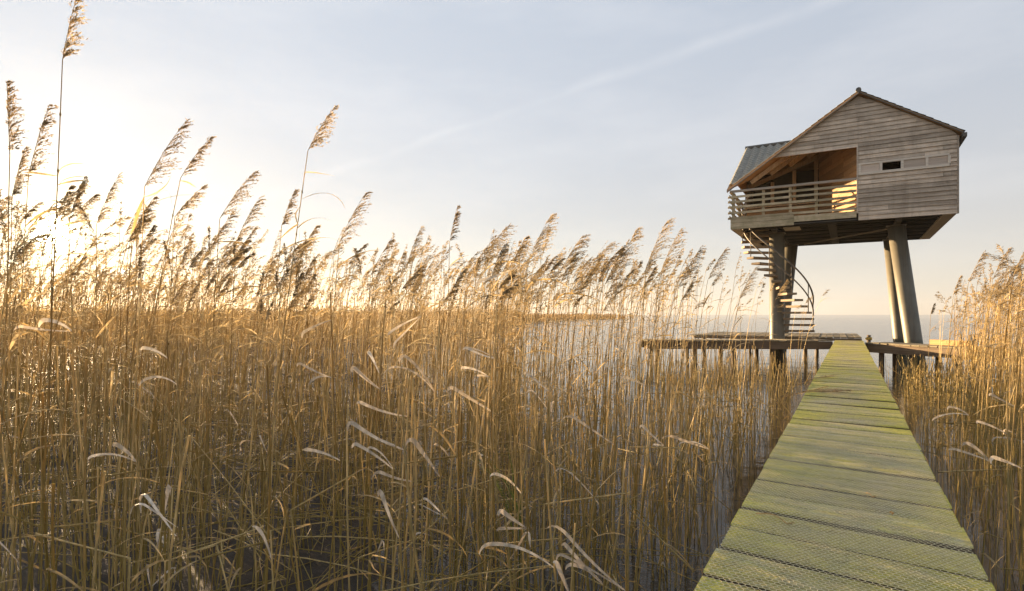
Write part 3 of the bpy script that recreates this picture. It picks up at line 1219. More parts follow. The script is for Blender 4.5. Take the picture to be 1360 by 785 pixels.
def leaf_geo(g, r, start, az, el0, L, w, droop, n=7, kink=None, fold=0.12, t=0.0, blade=False):
    """a dry leaf blade: leaves the stem at az/el0 and bends over; kink folds it sharply"""
    s = np.linspace(0, 1, n)
    el = el0 - droop * s ** 1.6
    if kink is not None and not blade:
        el = np.where(s > kink, el - r.uniform(1.7, 2.5), el)
    if blade:
        u_ = np.clip((s - .62) / .36, 0, 1)
        el = el0 - droop * .4 * s - r.uniform(1.6, 2.6) * u_ * u_ * (3 - 2 * u_)
    azs = az + r.uniform(-.6, .6) * s
    d = np.stack([np.cos(azs) * np.cos(el), np.sin(azs) * np.cos(el), np.sin(el)], -1)
    p = start + np.concatenate([[np.zeros(3)], np.cumsum((d[:-1] + d[1:]) / 2 * L / (n - 1), 0)])
    if blade:
        wid = w * np.clip(.22 + 1.15 * s, 0, 1) * np.clip((1.04 - s) / .22, .1, 1)
    else:
        wid = w * np.clip(np.minimum(.35 + 3.2 * s, 1.25 - 1.15 * s ** 1.5), .08, 1)
    side = np.cross(d, [0, 0, 1.0])
    side /= np.maximum(np.linalg.norm(side, axis=1)[:, None], 1e-6)
    nn = np.cross(side, d)
    tw = r.uniform(-.7, .7) + r.uniform(-1.0, 1.0) * s
    side = side * np.cos(tw)[:, None] + nn * np.sin(tw)[:, None]
    g_ribbon(g, p, wid, side, t, fold)


def plume_geo(g, r, axis, wind, lod=0, full=1.0, t=0.0):
    """feathery one-sided panicle along an axis polyline"""
    axis = np.asarray(axis, float)
    seg = np.linalg.norm(np.diff(axis, axis=0), axis=1)
    L = seg.sum()
    cum = np.concatenate([[0], np.cumsum(seg)]) / L
    nb, ns, npt = ((58, 3, 6), (28, 1, 5), (12, 1, 4))[lod]
    g_tube(g, axis, np.linspace(.0016, .0007, len(axis)) * (1, 1.3, 2)[lod], 3, t)
    tb = np.sort(r.uniform(0, .97, nb)) ** 1.15
    P = np.stack([np.interp(tb, cum, axis[:, i]) for i in range(3)], -1)
    D = np.stack([np.interp(tb, cum, np.gradient(axis[:, i])) for i in range(3)], -1)
    D /= np.linalg.norm(D, axis=1)[:, None]
    bl = L * (.42 * (1 - tb) ** .7 + .10) * r.uniform(.7, 1.15, nb) * np.clip(.55 + tb * 3, 0, 1) * full
    rnd = r.normal(0, 1, (nb, 3))
    d0 = D * .95 + wind * .30 + rnd * .22
    d1 = D * .35 + wind * .95 + rnd * .22 + np.array([0, 0, -.2])
    d0 /= np.linalg.norm(d0, axis=1)[:, None]
    d1 /= np.linalg.norm(d1, axis=1)[:, None]
    s = np.linspace(0, 1, npt)
    # quadratic sweep of each branch
    pts = P[:, None, :] + bl[:, None, None] * (d0[:, None, :] * (s - .5 * s ** 2)[None, :, None] + d1[:, None, :] * (.5 * s ** 2)[None, :, None] * 1.1)
    dirs = np.gradient(pts, axis=1)
    dirs /= np.maximum(np.linalg.norm(dirs, axis=2)[..., None], 1e-9)
    sp_l, sp_w = ((.0125, .0032), (.021, .0056), (.040, .012))[lod]
    C, DD = [], []
    for rep in range(ns):
        fr = r.uniform(.12, 1.0, (nb, npt))
        idx = fr * (npt - 1)
        i0 = np.minimum(idx.astype(int), npt - 2)
        ff = (idx - i0)[..., None]
        a = np.take_along_axis(pts, i0[..., None], 1)
        b = np.take_along_axis(pts, (i0 + 1)[..., None], 1)
        dd = np.take_along_axis(dirs, i0[..., None], 1)
        C.append((a * (1 - ff) + b * ff).reshape(-1, 3))
        x = dd + r.normal(0, .36, (nb, npt, 3))
        DD.append(x.reshape(-1, 3))
    C, DD = np.concatenate(C), np.concatenate(DD)
    DD /= np.linalg.norm(DD, axis=1)[:, None]
    Wv = np.cross(DD, r.normal(0, 1, DD.shape))
    Wv /= np.maximum(np.linalg.norm(Wv, axis=1)[:, None], 1e-9)
    ll = sp_l * r.uniform(.6, 1.35, len(C))[:, None] * (.75 + .5 * full)
    ww = sp_w * r.uniform(.6, 1.3, len(C))[:, None]
    v = np.stack([C, C + DD * ll * .45 + Wv * ww / 2, C + DD * ll, C + DD * ll * .45 - Wv * ww / 2], 1).reshape(-1, 3)
    q = np.arange(len(v)).reshape(-1, 4)
    g.add(v, q, t)
    if lod == 0:
        for k in range(nb):
            g_ribbon(g, pts[k], np.linspace(.0014, .0006, npt), np.broadcast_to(unit(np.cross(d0[k], rnd[k])), (npt, 3)), t)


LX = np.array([1.0, 0, 0])


def placed(lead, w, fallback):
    """label that says where in the photograph the thing's tip is seen"""
    w = np.asarray(w) - [0, 0, EYE]
    d = w @ AX
    u, v = 50 + 100 * F * (w @ RT) / d / 1360, 100 * (418 - F * w[2] / d) / 785
    if not (0 < u < 100 and 0 < v < 100):
        return fallback
    ones = ['zero', 'one', 'two', 'three', 'four', 'five', 'six', 'seven', 'eight', 'nine', 'ten', 'eleven', 'twelve', 'thirteen',
            'fourteen', 'fifteen', 'sixteen', 'seventeen', 'eighteen', 'nineteen']
    tens = ['', '', 'twenty', 'thirty', 'forty', 'fifty', 'sixty', 'seventy', 'eighty', 'ninety']

    def word(n):
        n = int(min(max(round(n), 0), 99))
        return ones[n] if n < 20 else tens[n // 10] + ('-' + ones[n % 10] if n % 10 else '')
    return '%s %s percent across and %s percent down' % (lead, word(u), word(v))




def make_proto(seed, lod, kind):
    """one reed with its base at the origin, wind along +x: dict of part arrays"""
    r = np.random.default_rng(seed)
    out = {'stem': Geo(), 'leaf': [], 'blade': [], 'plume': None}
    if kind == 'tall':
        H = 2.05
        lean, cv = r.uniform(-.06, .12), r.uniform(.0, .15)
    else:
        H = 1.0
        lean, cv = r.normal(.02, .16), r.normal(.0, .05)
    n = (9, 6, 4)[lod]
    s = np.linspace(0, 1, n)
    wob = np.cumsum(r.normal(0, .008, n)) * H * .5
    path = np.stack([H * (lean * s + cv * s ** 2.6), wob, H * s * (1 - .1 * abs(lean))], -1)
    if kind == 'stub' and r.random() < .3 and lod < 2:      # snapped over near the top
        kb = int(n * r.uniform(.55, .8))
        a_ = r.uniform(0, 6.28)
        dn = np.array([math.cos(a_), math.sin(a_), r.uniform(-.7, .4)])
        for i_ in range(kb + 1, n):
            path[i_] = path[kb] + dn * (H / (n - 1)) * (i_ - kb) * .8
    r0 = r.uniform(.0027, .0042) * (1, 1.1, 1.9)[lod]
    g_tube(out['stem'], path, np.linspace(r0, r0 * (.5 if kind == 'tall' else .9), n), (6, 3, 3)[lod])
    if lod == 0:                       # nodes on the stalk
        for zz in np.arange(.18, H * .85, .21):
            c = np.array([np.interp(zz, path[:, 2], path[:, i]) for i in range(3)])
            rr = np.interp(zz, [0, H], [r0, r0 * .55]) * 1.28
            g_tube(out['stem'], [c - [0, 0, .006], c, c + [0, 0, .006]], [rr * .8, rr, rr * .8], 6, .03)

    def at(f):
        return np.array([np.interp(f * H, path[:, 2], path[:, i]) for i in range(3)])
    if kind == 'tall':
        nl = (5, 4, 2)[lod]
        for k in range(nl):
            g = Geo()
            f = r.uniform(.42, .98)
            az = r.normal(0, .75) + (math.pi if r.random() < .13 else 0)
            leaf_geo(g, r, at(f), az, r.uniform(.15, 1.0), r.uniform(.18, .40), r.uniform(.006, .014) * (1, 1.1, 1.8)[lod], r.uniform(.5, 1.9), (8, 6, 4)[lod],
                     kink=r.uniform(.4, .8) if r.random() < .3 else None, t=r.uniform(0, .3), fold=.12 if lod < 2 else 0)
            out['leaf'].append(g)
        if r.random() < .94:
            g = Geo()
            L = r.uniform(.19, .30)
            d = unit(np.array([.25 + cv * 2.2, r.normal(0, .1), 1.0]))
            bend = r.uniform(.0, .95)
            ss = np.linspace(0, 1, 7)
            ax = path[-1] + L * (np.outer(ss - .5 * bend * ss ** 2, d) + np.outer(.5 * bend * ss ** 2, [1, 0, .1]))
            plume_geo(g, r, ax, LX, lod, r.uniform(.42, 1.08))
            out['plume'] = g
    else:
        for k in range(int(r.integers(0, 3))):
            g = Geo()
            leaf_geo(g, r, at(r.uniform(.3, .98)), r.uniform(0, 6.3), r.uniform(-.2, .9), r.uniform(.1, .32), r.uniform(.006, .013), r.uniform(.4, 1.8), (7, 5, 3)[lod],
                     kink=r.uniform(.4, .8) if r.random() < .4 else None, t=r.uniform(0, .3))
            out['leaf'].append(g)
    return out


NP = 32
PROTO = {(l, k): [make_proto(1000 * l + 77 * j + (5000 if k == 'stub' else 0), l, k) for j in range(NP)]
         for l in (0, 1, 2) for k in ('tall', 'stub')}

# ---- where reeds grow
DW0, DW1 = BW0 * S, BW1 * S


def sample(n, zmin, zmax, p0, p1):
    Z = np.sqrt(rng.uniform(0, 1, n) * (zmax ** 2 - zmin ** 2) + zmin ** 2)
    P = rng.uniform(p0, p1, n)
    X = Z * (AX[0] + RT[0] * (P - 680) / F)
    Y = Z * (AX[1] + RT[1] * (P - 680) / F)
    return P, Z, X, Y


def clamp(x, a=0., b=1.):
    return min(max(x, a), b)


spots = []          # (Z, px, x, y, kind, height)
# left bed
P, Z, X, Y = sample(8600, 1.75, 16.0, -130, 1110)
for p, zz, x, yv in zip(P, Z, X, Y):
    e = DW0 - .07 - x
    if e < 0 or yv > 19.5:
        continue
    patch = .62 + .5 * math.sin(x * 1.9 + 1.3 * math.sin(yv * .8)) * math.sin(yv * 1.3 + .7)
    dens = .95 * clamp(patch, .22, 1)
    if zz > 4:
        dens *= .8 if p > 600 else (.42 if p > 260 or zz < 8 else .75)
    if 690 < p < 880 and zz > 4.5:
        dens *= .42
    if p >= 880 and zz > 4.5:
        dens *= .8
    if p > 700 and zz > 14.5:
        dens *= .3
    if rng.random() > dens:
        continue
    pt_ = clamp((e - .22) / .85)
    if p > 880:
        pt_ *= .12
    elif p > 640 and zz < 6:
        pt_ *= .75
    if zz < 3.0 and p > 560:
        pt_ *= .25
    if zz < 3.7:
        pt_ *= .10
    if rng.random() < pt_:
        h = clamp(rng.normal(2.08, .17), 1.6, 2.5)
        if zz > 9:
            h -= .03 * (zz - 9)
        env = float(np.interp(p, [0, 120, 350, 560, 700, 920, 1060], [190, 240, 296, 300, 296, 318, 370]))
        h = min(h, EYE - .24 + (418 - env) / F * zz * rng.uniform(.62, 1.0))
        spots.append((zz, p, x, yv, 'tall', h))
    else:
        h = rng.uniform(.62, 1.32) if e > .3 else rng.uniform(.45, 1.0)
        if e > .8 and p < 700:
            h = rng.uniform(.7, 1.75 if zz > 3.6 else 1.4)
        if 880 < p < 1100 and zz > 5:
            h = min(rng.uniform(.6, 1.25), EYE - zz * rng.uniform(40, 85) / F)
            if h < .2:
                continue
        spots.append((zz, p, x, yv, 'stub', h))
P, Z, X, Y = sample(3000, 2.2, 8.0, -100, 1060)
for p, zz, x, yv in zip(P, Z, X, Y):
    e = DW0 - .07 - x
    if e < 0:
        continue
    pa = .55 + .6 * math.sin(x * 3.1 + 2 * math.sin(yv)) * math.sin(yv * 2.3)
    if rng.random() < pa:
        spots.append((zz, p, x, yv, 'stub', rng.uniform(.5, 1.25) if e > .4 else rng.uniform(.4, 1.0)))
# the front rank of plumes above the middle of the bed
for k in range(130):
    p = rng.uniform(-20, 985)
    zz = rng.uniform(3.6, 6.2) if p > 400 else rng.uniform(2.9, 5.5)
    x, yv = pt(p, 418, zz)[:2]
    if DW0 - x < .5:
        continue
    env = float(np.interp(p, [0, 120, 350, 560, 700, 920, 1060], [235, 250, 300, 318, 300, 322, 370]))
    spots.append((zz, p - 30, *pt(p - 30, 418, zz)[:2], 'tall', EYE - .22 + (418 - env) / F * zz * rng.uniform(.4, 1.0)))
# shorter bed farther back on the left
P, Z, X, Y = sample(5200, 15.5, 42, -130, 700)
for p, zz, x, yv in zip(P, Z, X, Y):
    if p > 690 - 2.0 * (zz - 16) and p > 610:
        continue
    spots.append((zz, p, x, yv, 'tall', clamp(rng.normal(1.62, .09), 1.35, 1.9)))
# right bed
P, Z, X, Y = sample(2600, 1.7, 14.5, 1140, 1500)
for p, zz, x, yv in zip(P, Z, X, Y):
    e = x - DW1 - .06
    if e < 0 or (p < 1205 and zz > 8 and rng.random() < .75):
        continue
    # stop short of the right walkway
    if yv + x * .926 > 18.6:
        continue
    pt_ = clamp((p - 1235) / 90) * clamp((e - .4) / .7) * .75
    if zz < 3.4:
        pt_ *= .15
    if rng.random() < pt_:
        spots.append((zz, p, x, yv, 'tall', clamp(rng.normal(1.76, .12), 1.4, 2.0) - .25 * clamp((1300 - p) / 70)))
    else:
        h = rng.uniform(.6, 1.25) if zz > 2.4 else rng.uniform(.5, .95)
        if p < 1275 and zz > 4.5:
            h = min(h, EYE - zz * rng.uniform(50, 90) / F)
        if h > .2:
            spots.append((zz, p, x, yv, 'stub', h))

spots.sort()
seen = [s for s in spots if -30 < s[1] < 1390]
near = sorted(seen, key=lambda q: q[0] - (2.0 if q[4] == 'tall' else 0))[:216]
near_ids = set(id(s) for s in near)
rest = [s for s in spots if id(s) not in near_ids]

# ---- the nearest reeds one by one
cache = {}


def part_mesh(kind, j, part, k, geo):
    key = (kind, j, part, k)
    if key not in cache:
        cache[key] = geo.mesh('reed_' + part, part == 'stem')
        cache[key].materials.append(MATS['reed_' + part])
    return cache[key]


def blade_on(root, r, start, n, spread=.12):
    """pale curled dry blades standing against the wind side"""
    for k in range(n):
        g = Geo()
        az = WA + math.pi + r.normal(0, .45)
        leaf_geo(g, r, np.asarray(start) + [0, 0, r.uniform(-spread, spread)], az, r.uniform(.25, 1.0), r.uniform(.12, .22), r.uniform(.012, .019), r.uniform(-.1, .8), 9,
                 kink=r.uniform(.78, .9), fold=.06, t=r.uniform(0, .6), blade=True)
        link('leaf', g.mesh('reed_blade'), root, 'reed_blade')


LAB = {('L', 'tall'): ('tall dry reed with feathery top in the left bed', 'tall reeds in the left bed'),
       ('L', 'stub'): ('short broken reed stalk standing in the left bed', 'broken reed stalks in the left bed'),
       ('R', 'tall'): ('tall golden reed in the bed right of the boardwalk', 'tall reeds in the right bed'),
       ('R', 'stub'): ('short broken reed stalk right of the boardwalk', 'broken reed stalks in the right bed')}
for (zz, p, x, yv, kind, h) in near:
    j = int(rng.integers(NP))
    pr = PROTO[(0, kind)][j]
    lab, grp = LAB[('R' if x > 0 else 'L', kind)]
    ang = WA + rng.normal(0, .85 if kind == 'tall' else 1.5)
    hs = h / (2.05 if kind == 'tall' else 1.0)
    ws = clamp(hs, .75, 1.15)
    if kind == 'stub' and DW0 - .45 < x < DW1 + .45:     # stalks beside the planks stand upright
        ws *= .25
    fl = 1 if rng.random() < .5 else -1
    sv = pr['stem'].arrays()[0]
    tp = sv[np.argmax(sv[:, 2])] * [ws, ws * fl, hs]
    tp = np.array([x + math.cos(ang) * tp[0] - math.sin(ang) * tp[1], yv + math.sin(ang) * tp[0] + math.cos(ang) * tp[1], tp[2]])
    lead = {'tall': 'tall reed in the bed, head' if pr['plume'] is not None else 'tall bare reed in the bed, tip', 'stub': 'short broken reed stalk, top'}[kind]
    root = tag(empty('reed', (x, yv, -.02)), placed(lead, tp, lab), 'reed', grp)
    root.rotation_euler = (0, 0, ang)
    root.scale = (ws, ws * fl, hs)
    link('stem', part_mesh(kind, j, 'stem', 0, pr['stem']), root)
    for k, g in enumerate(pr['leaf']):
        link('leaf', part_mesh(kind, j, 'leaf', k, g), root)
    if pr['plume'] is not None:
        link('plume', part_mesh(kind, j, 'plume', 0, pr['plume']), root)
    pb = .25 if (380 < p < 860 and 1.9 < zz < 5) else (.3 if x > 0 else .15)
    if rng.random() < pb:
        st = pr['stem'].arrays()[0]
        zt = rng.uniform(.42, .95) if kind == 'stub' else rng.uniform(.30, .55) * 2.05
        c = st[np.argmin(abs(st[:, 2] - zt))]
        r2 = np.random.default_rng(int(rng.integers(1e9)))
        g = Geo()
        for k in range(int(r2.integers(1, 3))):
            g = Geo()
            az = math.pi + r2.normal(0, .45) + (WA - ang)
            leaf_geo(g, r2, c + [0, 0, r2.uniform(-.08, .03)], az, r2.uniform(.2, .95), r2.uniform(.17, .32), r2.uniform(.010, .018), r2.uniform(-.1, .8), 13,
                     kink=r2.uniform(.78, .9), fold=.06, t=r2.uniform(0, .6), blade=True)
            link('leaf', g.mesh('reed_blade'), root, 'reed_blade')

# ---- reeds whose heads stand out against the sky: (tip, neck, foot px, depth, label)
HEROES = [
    ((101, -2), (83, 80), 50, 2.45, 'tallest reed at the left, dark plume touching the top of the picture', .8),
    ((9, 108), (13, 205), -6, 2.3, 'slim upright reed at the left edge of the picture', .55),
    ((66, 138), (38, 232), 12, 2.6, 'reed with loose plume between the left edge and the tallest reed', .6),
    ((248, 160), (192, 248), 168, 2.7, 'reed with ragged plume and one broad hanging leaf, upper left', .7),
    ((281, 182), (240, 236), 150, 3.1, 'reed with narrow dark plume leaning right beside the ragged one', .6),
    ((272, 247), (232, 288), 215, 3.6, None, .8),
    ((338, 228), (292, 290), 270, 3.5, None, .9),
    ((345, 262), (315, 318), 300, 3.8, None, .9),
    ((445, 141), (409, 200), 340, 3.0, 'tall single reed with dark flag plume above the left bed', .8),
    ((393, 250), (374, 300), 352, 3.6, None, .6),
    ((158, 232), (128, 298), 120, 3.2, None, .6),
    ((95, 245), (70, 300), 60, 2.9, None, .6),
    ((486, 256), (451, 322), 425, 3.6, None, .9),
    ((608, 272), (597, 322), 592, 4.0, None, .5),
    ((560, 300), (541, 350), 530, 4.4, None, .7),
    ((678, 297), (632, 358), 615, 3.9, None, .9),
    ((732, 286), (700, 352), 676, 3.6, None, 1.0),
    ((775, 312), (738, 372), 720, 3.8, None, 1.0),
    ((812, 322), (768, 384), 742, 4.0, None, 1.0),
    ((846, 304), (820, 362), 800, 3.9, None, 1.0),
    ((887, 292), (858, 356), 838, 3.8, None, 1.0),
    ((903, 306), (876, 366), 850, 4.1, None, 1.0),
    ((930, 330), (900, 384), 880, 4.6, None, .9),
    ((963, 332), (940, 372), 905, 5.2, None, .9),
    ((1003, 356), (982, 398), 945, 6.0, None, .9),
    ((1045, 372), (1030, 398), 990, 7.5, None, .8),
    ((655, 318), (618, 372), 606, 4.2, None, .9),
    ((520, 318), (492, 366), 480, 4.3, None, .8),
    ((700, 318), (668, 372), 655, 4.3, None, .9),
    ((790, 342), (756, 398), 740, 4.2, None, .9),
    ((1340, 330), (1318, 372), 1290, 4.6, None, .9),
    ((1368, 322), (1346, 366), 1312, 4.2, None, .9),
    ((1306, 336), (1286, 376), 1262, 5.2, None, .9),
    ((1276, 366), (1266, 392), 1248, 6.4, None, .7),
    ((1350, 352), (1330, 394), 1300, 5.0, None, .9),
    ((1241, 403), (1236, 418), 1230, 7.5, None, .6),
    ((33, 196), (16, 262), 4, 2.7, None, .7),
    ((112, 236), (92, 292), 84, 3.0, None, .6),
    ((205, 262), (176, 312), 164, 3.3, None, .8),
    ((420, 300), (398, 345), 388, 3.9, None, .8),
    ((310, 282), (280, 330), 262, 3.7, None, .8),
]
LEAVES = {0: [([(66, 246), (78, 224), (98, 216), (118, 219)], .010), ([(64, 236), (44, 229), (30, 229)], .009), ([(65, 262), (80, 240), (100, 234), (120, 236)], .008)],
          3: [([(186, 262), (184, 280), (178, 302), (172, 314)], .013), ([(188, 262), (206, 258), (222, 246), (228, 232)], .010)],
          4: [([(236, 240), (250, 242), (262, 250)], .009)],
          8: [([(398, 234), (404, 228), (424, 230), (446, 234)], .009), ([(378, 298), (392, 284), (400, 272)], .010)],
          15: [([(622, 380), (648, 352), (676, 345), (706, 356)], .012)],
          16: [([(684, 392), (706, 372), (738, 370), (764, 388)], .013)],
          17: [([(724, 402), (748, 388), (780, 392), (806, 404)], .012)],
          19: [([(806, 392), (836, 378), (858, 380)], .012)],
          27: [([(486, 420), (512, 398), (540, 388), (574, 396)], .013)],
          14: [([(536, 440), (566, 408), (604, 396), (650, 398)], .015)],
          26: [([(610, 412), (640, 392), (672, 392), (694, 404)], .012)],
          6: [([(276, 400), (310, 382), (350, 380), (384, 388)], .013)]}
NAMES = {12: 'reed with drooping double plume right of the tall single reed', 13: 'thin upright reed head alone above the middle of the bed',
         30: 'golden reed with brown plume near the right edge of the picture', 31: 'outermost reed cut by the right edge of the picture'}
for n_, (tip, neck, foot, zz, lab, full) in enumerate(HEROES):
    r = np.random.default_rng(900 + n_)
    T, K = pt(*tip, zz), pt(*neck, zz)
    B = pt(foot, 418, zz + r.uniform(-.15, .15))
    B[2] = -.02
    lab = lab or NAMES.get(n_)
    right = foot > 1150
    grp = 'reed heads against the sky'
    root = tag(empty('reed', tuple(B)), lab or placed('wind swept reed plume on the skyline, tip', T, 'tall reed standing clear against the sky'), 'reed', grp)
    s = np.linspace(0, 1, 11)[:, None]
    ch = T - K
    mid = B + (K - B) * np.array([.40, .40, .55])
    path = (1 - s) ** 2 * B + 2 * s * (1 - s) * mid + s ** 2 * K
    path[:, :2] += np.cumsum(r.normal(0, .0022, (11, 2)), 0) * np.sin(s * np.pi)
    g = Geo()
    g_tube(g, path - B, np.linspace(.0040, .0019, 11), 6, r.uniform(0, 1))
    for zz_ in np.arange(.3, .9, .1):
        i_ = zz_ * 10
        c = path[int(i_)] - B
        g_tube(g, [c - [0, 0, .007], c, c + [0, 0, .007]], [.0036, .0044, .0036], 6)
    link('stem', g.mesh('reed_stem', True), root, 'reed_stem')
    g = Geo()
    s7 = np.linspace(0, 1, 8)[:, None]
    sag = UP * np.linalg.norm(ch) * (.14 if ch @ WIND > .03 else .02)
    ax = K + ch * s7 + sag * (s7 * (1 - s7)) * 1.6
    plume_geo(g, r, ax - B, WIND, 0, full, r.uniform(0, 1))
    link('plume', g.mesh('reed_plume'), root, 'reed_plume')
    for (pp, wm) in LEAVES.get(n_, []):
        q_ = np.array([pt(a_, b_, zz + .02 * k) for k, (a_, b_) in enumerate(pp)])
        f_ = int(np.argmin(abs(path[:, 2] - q_[0][2])))
        zc = np.clip(q_[0][2], path[0, 2], path[-1, 2])
        q_[0] = [np.interp(zc, path[:, 2], path[:, i]) for i in range(3)]
        u_ = np.linspace(0, len(q_) - 1, 13)
        L_ = np.stack([np.interp(u_, np.arange(len(q_)), q_[:, i]) for i in range(3)], -1)
        for _ in range(3):
            L_[1:-1] = (L_[:-2] + 2 * L_[1:-1] + L_[2:]) / 4
        D_ = np.gradient(L_, axis=0)
        D_ /= np.linalg.norm(D_, axis=1)[:, None]
        sd = np.cross(D_, -AX)
        sd /= np.linalg.norm(sd, axis=1)[:, None]
        tw = np.linspace(r.uniform(.1, .6), r.uniform(.5, 1.2), 13)
        sd = sd * np.cos(tw)[:, None] + np.cross(sd, D_) * np.sin(tw)[:, None]
        g = Geo()
        g_ribbon(g, L_ - B, wm * np.clip(np.minimum(.3 + np.linspace(0, 3, 13), np.linspace(2.4, .05, 13)), .05, 1), sd, r.random(), .12)
        link('leaf', g.mesh('reed_leaf', True), root, 'reed_leaf')
    for k in range(int(r.integers(3, 6))):
        f = r.uniform(.55, .96)
        c = np.array([np.interp(f, s[:, 0], path[:, i]) for i in range(3)]) - B
        g = Geo()
        leaf_geo(g, r, c, WA + r.normal(0, .5), r.uniform(.1, 1.0), r.uniform(.16, .32), r.uniform(.008, .015), r.uniform(.5, 1.6), 9,
                 kink=r.uniform(.45, .8) if r.random() < .35 else None, t=r.uniform(0, .4))
        link('leaf', g.mesh('reed_leaf'), root, 'reed_leaf')

# ---- stalks that each carry a broad pale blade, its wide end curled over: (free end, joint on the stalk, depth)
BLADES = [((400, 483), (441, 502), 2.7), ((490, 468), (507, 498), 2.6), ((472, 490), (507, 517), 2.5), ((540, 474), (577, 522), 2.6),
          ((470, 563), (537, 598), 2.25), ((474, 590), (522, 624), 2.25), ((552, 588), (584, 634), 2.3), ((408, 597), (452, 613), 2.4),
          ((508, 628), (548, 640), 2.3), ((508, 658), (530, 716), 2.1), ((604, 516), (652, 546), 2.5), ((622, 463), (658, 476), 2.9),
          ((480, 535), (542, 553), 2.5), ((660, 630), (692, 656), 2.3), ((655, 722), (738, 756), 2.0), ((668, 680), (702, 702), 2.1),
          ((755, 712), (832, 786), 1.95), ((752, 724), (802, 777), 2.05), ((740, 750), (758, 792), 1.95), ((765, 556), (814, 591), 2.6),
          ((855, 567), (882, 592), 2.9), ((895, 580), (942, 597), 3.0), ((615, 488), (650, 501), 2.8), ((580, 590), (602, 612), 2.4),
          ((192, 462), (222, 476), 2.6), ((195, 503), (236, 511), 2.4), ((60, 425), (97, 440), 2.4), ((155, 590), (182, 614), 2.3),
          ((345, 705), (362, 745), 2.1), ((405, 440), (440, 425), 3.0), ((330, 402), (372, 388), 3.0), ((520, 440), (560, 420), 3.2),
          ((640, 372), (690, 352), 3.4), ((1300, 560), (1338, 577), 2.9), ((1318, 524), (1352, 540), 3.0), ((1322, 608), (1356, 622), 2.5),
          ((1262, 540), (1290, 552), 3.6), ((1288, 590), (1312, 612), 3.0), ((700, 495), (730, 520), 3.0), ((830, 500), (858, 512), 3.4)]
for n_, (e_, a_, zz) in enumerate(BLADES):
    r = np.random.default_rng(3000 + n_)
    E, A = pt(*e_, zz + r.uniform(-.06, .1)), pt(*a_, zz)
    B = pt(a_[0] - r.uniform(-22, 30), 418, zz + r.uniform(-.1, .1))
    B[2] = -.02
    root = tag(empty('reed', tuple(B)), placed('reed stalk with pale curled blade, blade tip', E, 'reed stalk with a broad pale curled blade at the picture edge'),
               'reed', 'stalks with pale curled blades')
    top = A + (A - B) / max(A[2] - B[2], .05) * min(r.uniform(.06, .45), max(.04, 1.62 - A[2]))
    s_ = np.linspace(0, 1, 8)[:, None]
    path = B + (top - B) * s_
    path[:, :2] += np.cumsum(r.normal(0, .003, (8, 2)), 0) * np.sin(s_ * np.pi)
    # let the blade start on the stalk itself
    A = np.array([np.interp(A[2], path[:, 2], path[:, i]) for i in range(3)])
    g = Geo()
    g_tube(g, path - B, np.linspace(.0040, .0026, 8), 6, r.random())
    link('stem', g.mesh('reed_stem', True), root, 'reed_stem')
    for q_ in range(2 if r.random() < .35 else 1):
        E2 = E if q_ == 0 else E + (UP * r.uniform(-.09, .03) + RT * r.uniform(-.04, .09) + AX * r.uniform(-.1, .1))
        ch = E2 - A
        L = np.linalg.norm(ch)
        t_ = np.linspace(0, 1, 9)
        P_ = A + ch * t_[:, None] + UP * (L * r.uniform(-.05, .12) * 4 * t_ * (1 - t_))[:, None]
        d_ = unit(P_[-1] - P_[-2])
        dn = unit(-UP * 1.0 + d_ * r.uniform(-.3, .5) + AX * r.uniform(-.6, .2))
        P_ = list(P_)
        st = L * r.uniform(.02, .075)
        cu = r.uniform(.25, .95)
        for k in range(1, 6):
            f_ = k / 5
            d_ = unit(d_ * (1 - f_ * cu) + dn * f_ * cu)
            P_.append(P_[-1] + d_ * st)
        P_ = np.array(P_)
        tw = np.linspace(r.uniform(-.9, .9), r.uniform(-.6, 1.0), len(P_))
        D_ = np.gradient(P_, axis=0)
        D_ /= np.linalg.norm(D_, axis=1)[:, None]
        view = unit(np.array([0, 0, EYE]) - A)
        sd = np.cross(D_, view)
        sd /= np.maximum(np.linalg.norm(sd, axis=1)[:, None], .05)
        nn = np.cross(sd, D_)
        sd = sd * np.cos(tw)[:, None] + nn * np.sin(tw)[:, None]
        wmax = r.uniform(.012, .019) * (1 if q_ == 0 else .7)
        wd = wmax * np.concatenate([np.linspace(.22, 1, 9) ** .8, [.98, .9, .75, .5, .2]])
        g = Geo()
        g_ribbon(g, P_ - B, wd, sd, r.uniform(0, 1), .10)
        link('leaf', g.mesh('reed_blade', True), root, 'reed_blade')

